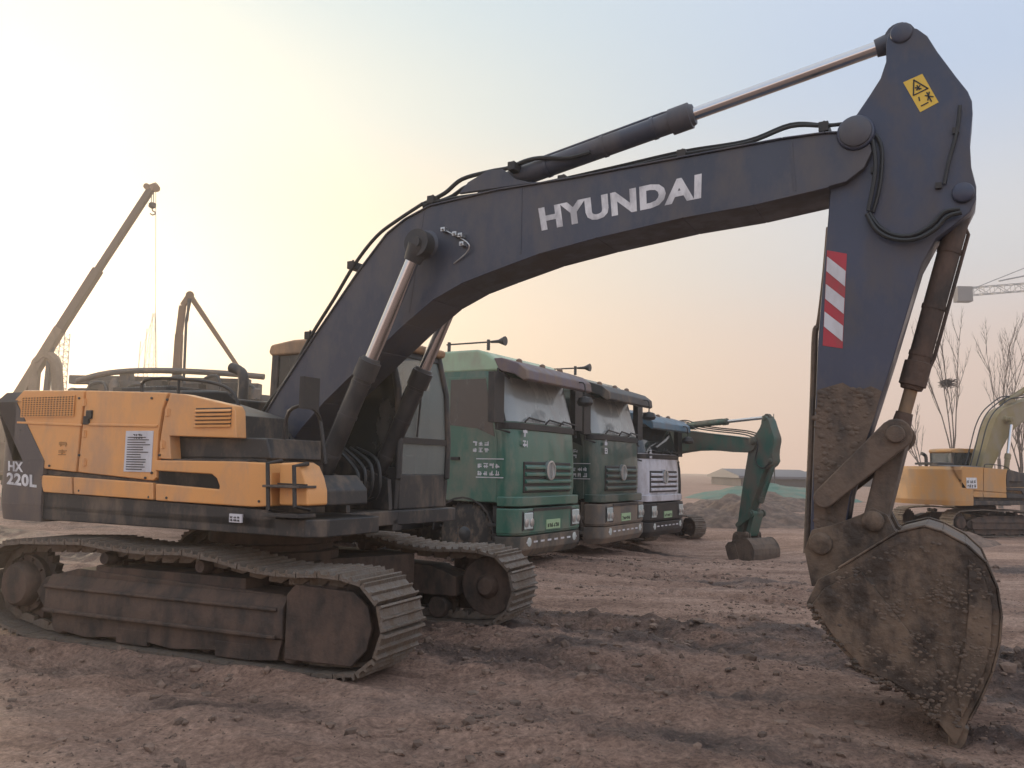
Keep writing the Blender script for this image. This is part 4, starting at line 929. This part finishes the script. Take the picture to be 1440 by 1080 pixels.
# ------------------------------------------------------------------ bare trees
def bare_tree(label, px, pytop, pybase, depth, seed, nest=False, lean=0.0, stems=3, group='bare saplings at the right'):
    rg = random.Random(seed); top = at(px, pytop, depth); H = top.z
    rt = root('bare_tree', label, 'tree', (top.x, depth, 0), 0, group)
    tk = MB(); br = MB()
    th = H*.28
    tk.tube([(0, 0, -.1), (.02, 0, th*.5), (0, 0, th)], .13, 8, True, r1=.08)
    def grow(p, d, L, r, lv):
        pts = [p]; q = p.copy(); dd = d.copy(); n = 5
        for i in range(n):
            dd = (dd+Vector((rg.uniform(-.12, .12), rg.uniform(-.12, .12), .09))).normalized(); q = q+dd*L/n; pts.append(q.copy())
            if lv > 0 and i >= 1:
                for _ in range(2):
                    a = rg.uniform(0, 2*PI); side = Vector((math.cos(a), math.sin(a), 0)); nd = (dd*1.1+side*rg.uniform(.25, .6)).normalized()
                    grow(q.copy(), nd, L*rg.uniform(.3, .5)*(1-.1*i), r*.45, lv-1)
        br.tube(pts, r, 5, False, r1=r*.3)
    for i in range(stems):
        a = rg.uniform(0, 2*PI); sp = rg.uniform(.08, .22)
        grow(Vector((0, 0, th)), Vector((math.cos(a)*sp+lean, math.sin(a)*sp, 1)).normalized(), (H-th)*rg.uniform(.85, 1.0), .038, 2)
    tk.build('trunk', bark, rt); br.build('crown', bark, rt)
    if nest:
        p = at(1333, 539, depth); o = MB(); c = Vector((p.x-top.x, 0, p.z))
        for i in range(160):
            a, b = rg.uniform(0, 2*PI), rg.uniform(-1, 1); v = Vector((math.cos(a), math.sin(a), b*.7))*rg.uniform(.12, .3); t = Vector((rg.uniform(-1, 1), rg.uniform(-1, 1), rg.uniform(-.5, .5)))*.2
            o.tube([c+v-t, c+v+t], .012, 4, False)
        ob = o.build('bird_nest', nestm, None); tag(ob, 'dark round nest of twigs in the bare tree', 'nest'); ob.location = (top.x, depth, 0)
bare_tree('bare sapling holding a dark nest, left of the orange excavator boom', 1334, 470, 640, 42, 3, nest=True, stems=4)
bare_tree('slim bare sapling without nest, directly behind the orange excavator boom', 1398, 468, 640, 44, 8, stems=4)
bare_tree('leaning bare shrub low down beside the nest tree', 1300, 590, 640, 46, 21, lean=-.5, stems=3)
bare_tree('bare bush near the right edge below the orange excavator boom', 1432, 560, 660, 36, 30, stems=5)

# ------------------------------------------------------------------ ground
rs = np.random.RandomState(4)
G = rs.rand(256, 256)
def vn(x, y, f, sx=0, sy=0):
    x = x*f+sx; y = y*f+sy; xi = np.floor(x).astype(int); yi = np.floor(y).astype(int); u = x-xi; v = y-yi
    u = u*u*(3-2*u); v = v*v*(3-2*v)
    g = lambda a, b: G[a & 255, b & 255]
    return (g(xi, yi)*(1-u)+g(xi+1, yi)*u)*(1-v)+(g(xi, yi+1)*(1-u)+g(xi+1, yi+1)*u)*v
def fb(x, y, f, o=4, s=0):
    r = 0; a = 1; t = 0
    for i in range(o): r = r+a*(vn(x, y, f*2**i, s+17.3*i, s*1.7+9.1*i)-.5); t += a; a *= .5
    return r/t*2
def sstep(a, b, x):
    t = np.clip((x-a)/(b-a), 0, 1); return t*t*(3-2*t)
def ground_h(x, y):
    v = x*.58+y*.815; u = x*.815-y*.58
    vw = v+fb(x, y, .25, 2, 5)*.35
    far = 1-sstep(30, 60, np.hypot(x, y))
    h = fb(x, y, .12, 3, 1)*.10*far
    churn = np.zeros_like(x)
    for c, w, dpt in ((8.55, .34, .13), (7.6, .3, .10), (6.15, .3, .10), (5.0, .24, .085), (12.2, .3, .05), (13.6, .3, .05), (10.6, .2, .05), (17.5, .4, .08), (19.3, .4, .08), (3.9, .25, .07), (3.0, .2, .04)):
        g = np.exp(-((vw-c)/w)**2); b = np.exp(-((vw-c-w*1.7)/(w*.7))**2)+np.exp(-((vw-c+w*1.7)/(w*.7))**2)
        k = .55+.45*np.clip(fb(u, v, .3, 2, c)*2, -1, 1)
        h = h-dpt*g*k+b*dpt*.75*k*(.6+.8*np.abs(fb(x, y, 2.2, 3, c)))
        churn = np.maximum(churn, np.clip((g+b*.8)*k*(dpt/.1), 0, 1))
        # grouser prints across the rut
        h = h+g*k*.02*np.clip(np.sin(u*2*PI/.2+1.5*fb(x, y, .5, 2))*2.2, -1, 1)*far*(.5+.5*np.clip(fb(x, y, 1.2, 2, 61)*3, -1, 1))
    vc = v+.35*np.sin(u*.22+.6)
    for c in (5.75, 3.36, 10.5, 12.9):
        m = (1-sstep(.27, .33, np.abs(vc-c)))*sstep(-.15, .25, fb(x, y, .5, 3, 80+c))*far
        tr_ = np.clip(np.sin(u*2*PI/.2)*2.0, -1, 1)*.022+np.clip(np.sin(u*2*PI/.0667), -1, 1)*.003
        h = h*(1-.6*m)+m*(-.03+tr_)
    band = sstep(7.0, 7.5, vw)*(1-sstep(9.0, 9.6, vw))*sstep(-3.2, -1.6, u)
    band = band*(.55+.45*np.clip(.5+fb(x, y, 1.1, 3, 44)*2.2, 0, 1)); churn = np.maximum(churn, band)
    b2 = sstep(5.6, 5.9, vw)*(1-sstep(6.3, 6.8, vw))*sstep(-2.2, -.8, u)*np.clip(.4+fb(x, y, .9, 3, 47)*2.4, 0, 1); churn = np.maximum(churn, b2*.8)
    rough = .2+1.0*churn+.5*sstep(.1, .5, fb(x, y, .35, 3, 33))
    h = h+rough*(fb(x, y, 1.6, 4, 2)*.085+np.abs(fb(x, y, 4.5, 4, 7))*.11-.02)*far
    h = h+.014*fb(x, y, 11, 3, 12)*(np.hypot(x, y) < 20)
    h = h-.5*np.exp(-(((x-5.2)/3.2)**2+((y-21.5)/3.5)**2))
    # flat beds under the machine's tracks, raised soil along their outside
    ct, st = math.cos(THU-PI/2), math.sin(THU-PI/2)
    lx = (x-HC[0])*ct+(y-HC[1])*st; ly = -(x-HC[0])*st+(y-HC[1])*ct
    for s in (-1.2, 1.2):
        m = (1-sstep(2.0, 2.5, np.abs(lx)))*(1-sstep(.34, .6, np.abs(ly-s)))
        h = h*(1-m)+.03*m
        e = np.exp(-((np.abs(ly-s)-.45)/.1)**2)*(1-sstep(1.9, 2.3, np.abs(lx)))
        h = h+e*(.05+.05*fb(x, y, 3, 3, 50))
    return h, churn
n = 820
t = np.linspace(-1, 1, n)
wx = 1.2+2.2*np.sinh(t*6.0)*np.sign(1); wy = 7.5+2.2*np.sinh(t*6.0)
X, Y = np.meshgrid(wx, wy, indexing='ij')
Hh, CH_ = ground_h(X, Y)
me = bpy.data.meshes.new('ground')
vs = np.stack([X, Y, Hh], -1).reshape(-1, 3)
i, j = np.meshgrid(np.arange(n-1), np.arange(n-1), indexing='ij'); a = (i*n+j).ravel()
fs = np.stack([a, a+n, a+n+1, a+1], -1)
me.vertices.add(len(vs)); me.vertices.foreach_set('co', vs.ravel().astype(np.float32))
me.loops.add(fs.size); me.loops.foreach_set('vertex_index', fs.ravel().astype(np.int32))
me.polygons.add(len(fs)); me.polygons.foreach_set('loop_start', (np.arange(len(fs))*4).astype(np.int32)); me.polygons.foreach_set('loop_total', np.full(len(fs), 4, np.int32))
me.update(calc_edges=True); me.polygons.foreach_set('use_smooth', [True]*len(fs))
at_ = me.attributes.new('churn', 'FLOAT', 'POINT'); at_.data.foreach_set('value', CH_.ravel().astype(np.float32))
gr = bpy.data.objects.new('ground', me); C.objects.link(gr); gr['kind'] = 'structure'
m = bpy.data.materials.new('rutted_mud'); m.use_nodes = True; nt = m.node_tree; N = nt.nodes; L = nt.links; b = N['Principled BSDF']
geo = N.new('ShaderNodeNewGeometry')
def noise(sc, det=8, rough=.6, vec=None):
    q = N.new('ShaderNodeTexNoise'); q.inputs['Scale'].default_value = sc; q.inputs['Detail'].default_value = det; q.inputs['Roughness'].default_value = rough
    L.new(vec or geo.outputs['Position'], q.inputs['Vector']); return q
def ramp(src, stops):
    r = N.new('ShaderNodeValToRGB'); L.new(src, r.inputs[0]); el = r.color_ramp.elements
    el[0].position, el[0].color = stops[0][0], (*stops[0][1], 1); el[1].position, el[1].color = stops[-1][0], (*stops[-1][1], 1)
    for p_, c_ in stops[1:-1]: e_ = el.new(p_); e_.color = (*c_, 1)
    return r
def mixc(f, a_, b_, mode='MIX'):
    q = N.new('ShaderNodeMix'); q.data_type = 'RGBA'; q.blend_type = mode
    if isinstance(f, float): q.inputs[0].default_value = f
    else: L.new(f, q.inputs[0])
    for k_, s_ in ((6, a_), (7, b_)):
        if isinstance(s_, tuple): q.inputs[k_].default_value = (*s_, 1)
        else: L.new(s_, q.inputs[k_])
    return q.outputs[2]
mp = N.new('ShaderNodeMapping'); mp.inputs['Rotation'].default_value = (0, 0, R_(35)); mp.inputs['Scale'].default_value = (.35, 1.6, 1); L.new(geo.outputs['Position'], mp.inputs[0])
n1 = noise(.9, 9, .65, mp.outputs[0]); n2 = noise(7, 8, .7); n3 = noise(28, 8, .75); n4 = noise(.35, 4, .5)
dry = ramp(n1.outputs['Fac'], [(.37, (.22, .132, .1)), (.5, (.41, .262, .2)), (.6, (.6, .41, .325))])
col = mixc(.35, dry.outputs[0], ramp(n2.outputs['Fac'], [(.32, (.16, .1, .075)), (.62, (.58, .4, .31))]).outputs[0])
wetc = ramp(n2.outputs['Fac'], [(.3, (.045, .03, .027)), (.7, (.15, .1, .082))])
atn = N.new('ShaderNodeAttribute'); atn.attribute_name = 'churn'
ad = N.new('ShaderNodeMath'); ad.operation = 'ADD'; L.new(atn.outputs['Fac'], ad.inputs[0])
sb = N.new('ShaderNodeMath'); sb.operation = 'MULTIPLY_ADD'; L.new(n1.outputs['Fac'], sb.inputs[0]); sb.inputs[1].default_value = 2.6; sb.inputs[2].default_value = -1.32
L.new(sb.outputs[0], ad.inputs[1])
mr = N.new('ShaderNodeMapRange'); mr.inputs[1].default_value = .2; mr.inputs[2].default_value = .7; mr.inputs[4].default_value = .93; L.new(ad.outputs[0], mr.inputs[0])
col = mixc(mr.outputs[0], col, wetc.outputs[0])
sp = ramp(n3.outputs['Fac'], [(.36, (.55, .54, .54)), (.64, (1.3, 1.27, 1.24))])
col = mixc(.8, col, sp.outputs[0], 'MULTIPLY')
L.new(col, b.inputs['Base Color'])
rr = N.new('ShaderNodeMapRange'); rr.inputs[3].default_value = .93; rr.inputs[4].default_value = .6; L.new(mr.outputs[0], rr.inputs[0]); L.new(rr.outputs[0], b.inputs['Roughness'])
b.inputs['Specular IOR Level'].default_value = .3
bp = N.new('ShaderNodeBump'); bp.inputs['Strength'].default_value = 1.0; bp.inputs['Distance'].default_value = .06
ah = N.new('ShaderNodeMath'); ah.operation = 'MULTIPLY_ADD'; L.new(n3.outputs['Fac'], ah.inputs[0]); ah.inputs[1].default_value = .5; L.new(n2.outputs['Fac'], ah.inputs[2])
L.new(ah.outputs[0], bp.inputs['Height']); L.new(bp.outputs[0], b.inputs['Normal'])
me.materials.append(m)

def gh(x, y):
    a_, c_ = ground_h(np.array([float(x)]), np.array([float(y)])); return float(a_[0]), float(c_[0])

# soil clods
rg = random.Random(2)
_b = bmesh.new(); bmesh.ops.create_icosphere(_b, subdivisions=1, radius=1.0); _b.verts.index_update()
IV = np.array([v.co[:] for v in _b.verts]); IF = np.array([[v.index for v in f.verts] for f in _b.faces]); _b.free()
rn = np.random.RandomState(8)
N_ = 110000
xs = rn.uniform(-6, 9, N_); ys = 2.4+15*rn.rand(N_)**1.2
hs, cs = ground_h(xs, ys)
ct, st = math.cos(THU-PI/2), math.sin(THU-PI/2)
lx = (xs-HC[0])*ct+(ys-HC[1])*st; ly = -(xs-HC[0])*st+(ys-HC[1])*ct
cl = fb(xs, ys, .9, 3, 71)
ok = (rn.rand(N_) < .035+.6*cs**1.3+.35*(cl > .3)) & ~((np.abs(lx) < 2.4) & (np.abs(np.abs(ly)-1.2) < .4))
xs, ys, hs, cs = xs[ok], ys[ok], hs[ok], cs[ok]; K = len(xs)
r = .003+.005*rn.rand(K)+.026*rn.rand(K)**14*(1+1.3*cs)+.004*cs
sc3 = rn.uniform(.6, 1.4, (K, 1, 3))*np.array([1.2, 1.0, .75]); V = IV[None]*(1+rn.uniform(-.28, .28, (K, 12 if len(IV) == 12 else len(IV), 1)))
V = V*sc3*np.array(r)[:, None, None]; an = rn.uniform(0, 6.28, K); ca, sa = np.cos(an)[:, None], np.sin(an)[:, None]
V = np.stack([V[..., 0]*ca-V[..., 1]*sa, V[..., 0]*sa+V[..., 1]*ca, V[..., 2]], -1)+np.stack([xs, ys, hs+r*.2], -1)[:, None]
F = (IF[None]+(np.arange(K)*len(IV))[:, None, None]).reshape(-1, 3)
me = bpy.data.meshes.new('soil_clods'); me.from_pydata(V.reshape(-1, 3).tolist(), [], F.tolist()); me.materials.append(soilm)
o = bpy.data.objects.new('soil_clods', me); C.objects.link(o)
o['kind'] = 'stuff'; tag(o, 'loose clods of brown soil scattered over the rutted mud', 'soil')

# mounds
def mound(name, label, cat, cx, cy, sx, sy, h, m_, seed, z0=-.3, rough=.25):
    nn = 60; k = []; g = np.linspace(-1, 1, nn); A, B = np.meshgrid(g, g, indexing='ij'); rad = np.hypot(A, B)
    Z = h*np.clip(1-rad**1.6, 0, 1)**.9*(1+rough*fb(A*sx+seed, B*sy+seed, 1.0, 5, seed))+rough*.25*fb(A*sx, B*sy, 2.5, 4, seed+3)*(rad < .95)
    bm = bmesh.new(); V = [[bm.verts.new((A[i, j]*sx, B[i, j]*sy, Z[i, j] if rad[i, j] < 1 else -.1)) for j in range(nn)] for i in range(nn)]
    for i in range(nn-1):
        for j in range(nn-1): bm.faces.new((V[i][j], V[i+1][j], V[i+1][j+1], V[i][j+1]))
    for f in bm.faces: f.smooth = True
    me = bpy.data.meshes.new(name); bm.to_mesh(me); bm.free(); me.materials.append(m_); o = bpy.data.objects.new(name, me); C.objects.link(o); o.location = (cx, cy, z0); tag(o, label, cat); return o
p = at(1085, 690, 52); mound('netted_mound', 'long low earth mound under green dust netting in the middle distance', 'mound', p.x, 52, 5.5, 5, .95, netm, 3, -.1)
p = at(1010, 700, 30); mound('soil_heap', 'dark churned soil heap beside the teal excavator, behind its arm', 'soil heap', p.x+.2, 29, 4.2, 3.0, .85, soilm, 8, -.2, .6)
p = at(1120, 690, 34); mound('soil_heap', 'low pale soil heap just left of the big excavator arm', 'soil heap', p.x, 38, 4.0, 3.0, .75, soilm, 12, -.1, .4)
p = at(1290, 720, 22); mound('soil_heap', 'brown soil heap behind the big bucket, in front of the orange excavator', 'soil heap', p.x, 21.5, 1.8, 1.2, .5, soilm, 17, -.1, .4)

# distant sheds and wall along the horizon
def shed(label, px0, px1, pyt, d, roof=.8):
    a = at(px0, 660, d); b_ = at(px1, 660, d); zt = at((px0+px1)/2, pyt, d).z
    rt = root('distant_shed', label, 'shed', ((a.x+b_.x)/2, d, 0)); w = (b_.x-a.x)/2
    mb = MB(); mb.box(-w, w, 0, 14, 0, zt-roof); wl = mb.build('wall', brick, rt)
    mb = MB(); mb.prismx([(-.6, zt-roof), (7, zt), (14.6, zt-roof), (14.6, zt-roof-.25), (-.6, zt-roof-.25)], -w-.4, w+.4); mb.build('roof', roofm, rt)
    nwin = max(2, int(w/2.5))
    for i in range(nwin):
        x = -w+(i+.5)*2*w/nwin; mb = MB(); mb.box(x-.7, x+.7, -.05, .02, 1.1, min(2.4, zt-roof-.4)); mb.build('window', darkglass, rt)
shed('long low grey shed on the horizon left of the big arm', 1042, 1150, 660, 95)
shed('low grey shed on the horizon behind the orange excavator', 1190, 1330, 657, 110)
shed('low dull shed on the horizon at the far left edge', -120, 60, 590, 85)

# ------------------------------------------------------------------ haze, world, sun
SUNAZ = R_(-36)          # from +Y towards -X
SUNEL = R_(9)
mb = MB(); mb.box(-260, 260, -60, 330, -6.0, 60)
hz = mb.build('haze', bpy.data.materials.new('haze_air'), None); hz['kind'] = 'stuff'; tag(hz, 'thin evening haze filling the air over the whole yard', 'haze')
hm = hz.data.materials[0]; hm.use_nodes = True; hn = hm.node_tree
for q in list(hn.nodes):
    if q.type == 'BSDF_PRINCIPLED': hn.nodes.remove(q)
pv = hn.nodes.new('ShaderNodeVolumePrincipled'); pv.inputs['Density'].default_value = .003; pv.inputs['Color'].default_value = (.96, .9, .86, 1); pv.inputs['Anisotropy'].default_value = .65
hn.links.new(pv.outputs[0], [q for q in hn.nodes if q.type == 'OUTPUT_MATERIAL'][0].inputs['Volume'])
USE_HAZE = True
if not USE_HAZE: bpy.data.objects.remove(hz)

w = bpy.data.worlds.new('World'); bpy.context.scene.world = w; w.use_nodes = True; nt = w.node_tree; N = nt.nodes; L = nt.links
for q in list(N): N.remove(q)
out = N.new('ShaderNodeOutputWorld'); bg = N.new('ShaderNodeBackground'); L.new(bg.outputs[0], out.inputs[0])
tcw = N.new('ShaderNodeTexCoord'); nrm = N.new('ShaderNodeVectorMath'); nrm.operation = 'NORMALIZE'; L.new(tcw.outputs['Generated'], nrm.inputs[0])
sx = N.new('ShaderNodeSeparateXYZ'); L.new(nrm.outputs[0], sx.inputs[0])
dt = N.new('ShaderNodeVectorMath'); dt.operation = 'DOT_PRODUCT'; L.new(nrm.outputs[0], dt.inputs[0]); dt.inputs[1].default_value = (math.sin(SUNAZ), math.cos(SUNAZ), .12)
# glow towards the sun, and height ramps for the sun side and the far side
def wr(src, stops):
    r = N.new('ShaderNodeValToRGB'); L.new(src, r.inputs[0]); r.color_ramp.interpolation = 'EASE'; el = r.color_ramp.elements
    el[0].position, el[0].color = stops[0][0], (*stops[0][1], 1); el[1].position, el[1].color = stops[-1][0], (*stops[-1][1], 1)
    for p_, c_ in stops[1:-1]: e_ = el.new(p_); e_.color = (*c_, 1)
    return r.outputs[0]
sunside = wr(sx.outputs[2], [(0.0, (1.0, .68, .40)), (.14, (.86, .66, .43)), (.27, (.74, .62, .44)), (.4, (.54, .61, .54)), (.52, (.43, .56, .57)), (.75, (.6, .64, .66)), (1.0, (.66, .7, .74))])
farside = wr(sx.outputs[2], [(0.0, (.88, .62, .52)), (.1, (.84, .63, .54)), (.24, (.58, .6, .63)), (.42, (.38, .49, .66)), (.7, (.55, .6, .7)), (1.0, (.66, .7, .74))])
mrw = N.new('ShaderNodeMapRange'); mrw.interpolation_type = 'SMOOTHSTEP'; mrw.inputs[1].default_value = .45; mrw.inputs[2].default_value = 1.0; L.new(dt.outputs['Value'], mrw.inputs[0])
mw = N.new('ShaderNodeMix'); mw.data_type = 'RGBA'; L.new(mrw.outputs[0], mw.inputs[0]); L.new(farside, mw.inputs[6]); L.new(sunside, mw.inputs[7])
sky = N.new('ShaderNodeTexSky'); sky.sky_type = 'NISHITA'; sky.sun_disc = False; sky.sun_elevation = SUNEL; sky.sun_rotation = SUNAZ % (2*PI); sky.dust_density = 3.0; sky.air_density = 1.2
sc_ = N.new('ShaderNodeVectorMath'); sc_.operation = 'SCALE'; sc_.inputs['Scale'].default_value = .015; L.new(sky.outputs[0], sc_.inputs[0])
addw = N.new('ShaderNodeMix'); addw.data_type = 'RGBA'; addw.blend_type = 'ADD'; addw.inputs[0].default_value = 1.0; L.new(mw.outputs[2], addw.inputs[6]); L.new(sc_.outputs[0], addw.inputs[7])
L.new(addw.outputs[2], bg.inputs[0])
bk = N.new('ShaderNodeMapRange'); bk.interpolation_type = 'SMOOTHSTEP'; bk.inputs[1].default_value = -.9; bk.inputs[2].default_value = .3; bk.inputs[3].default_value = 1.3; bk.inputs[4].default_value = .93
L.new(dt.outputs['Value'], bk.inputs[0]); L.new(bk.outputs[0], bg.inputs[1])

sl = bpy.data.lights.new('sun', 'SUN'); sl.energy = 3.0; sl.angle = R_(5); sl.color = (1.0, .8, .58)
so = bpy.data.objects.new('sun', sl); C.objects.link(so)
sd = Vector((math.sin(SUNAZ)*math.cos(SUNEL), math.cos(SUNAZ)*math.cos(SUNEL), math.sin(SUNEL)))
so.rotation_euler = sd.to_track_quat('Z', 'Y').to_euler(); so.location = sd*50

# ------------------------------------------------------------------ camera
cd = bpy.data.cameras.new('camera'); cam = bpy.data.objects.new('camera', cd); C.objects.link(cam)
cd.sensor_width = 36; cd.lens = F_/1440*36; cd.clip_end = 3000; cd.clip_start = .05
cam.matrix_world = Matrix.Translation((0, 0, CH)) @ Matrix.Rotation(PI/2+PIT, 4, 'X') @ Matrix.Rotation(ROL, 4, 'Z')
sc = bpy.context.scene; sc.camera = cam
sc.view_settings.view_transform = 'Standard'; sc.view_settings.look = 'None'; sc.view_settings.gamma = 1; sc.view_settings.exposure = .5
sc.cycles.volume_bounces = 0
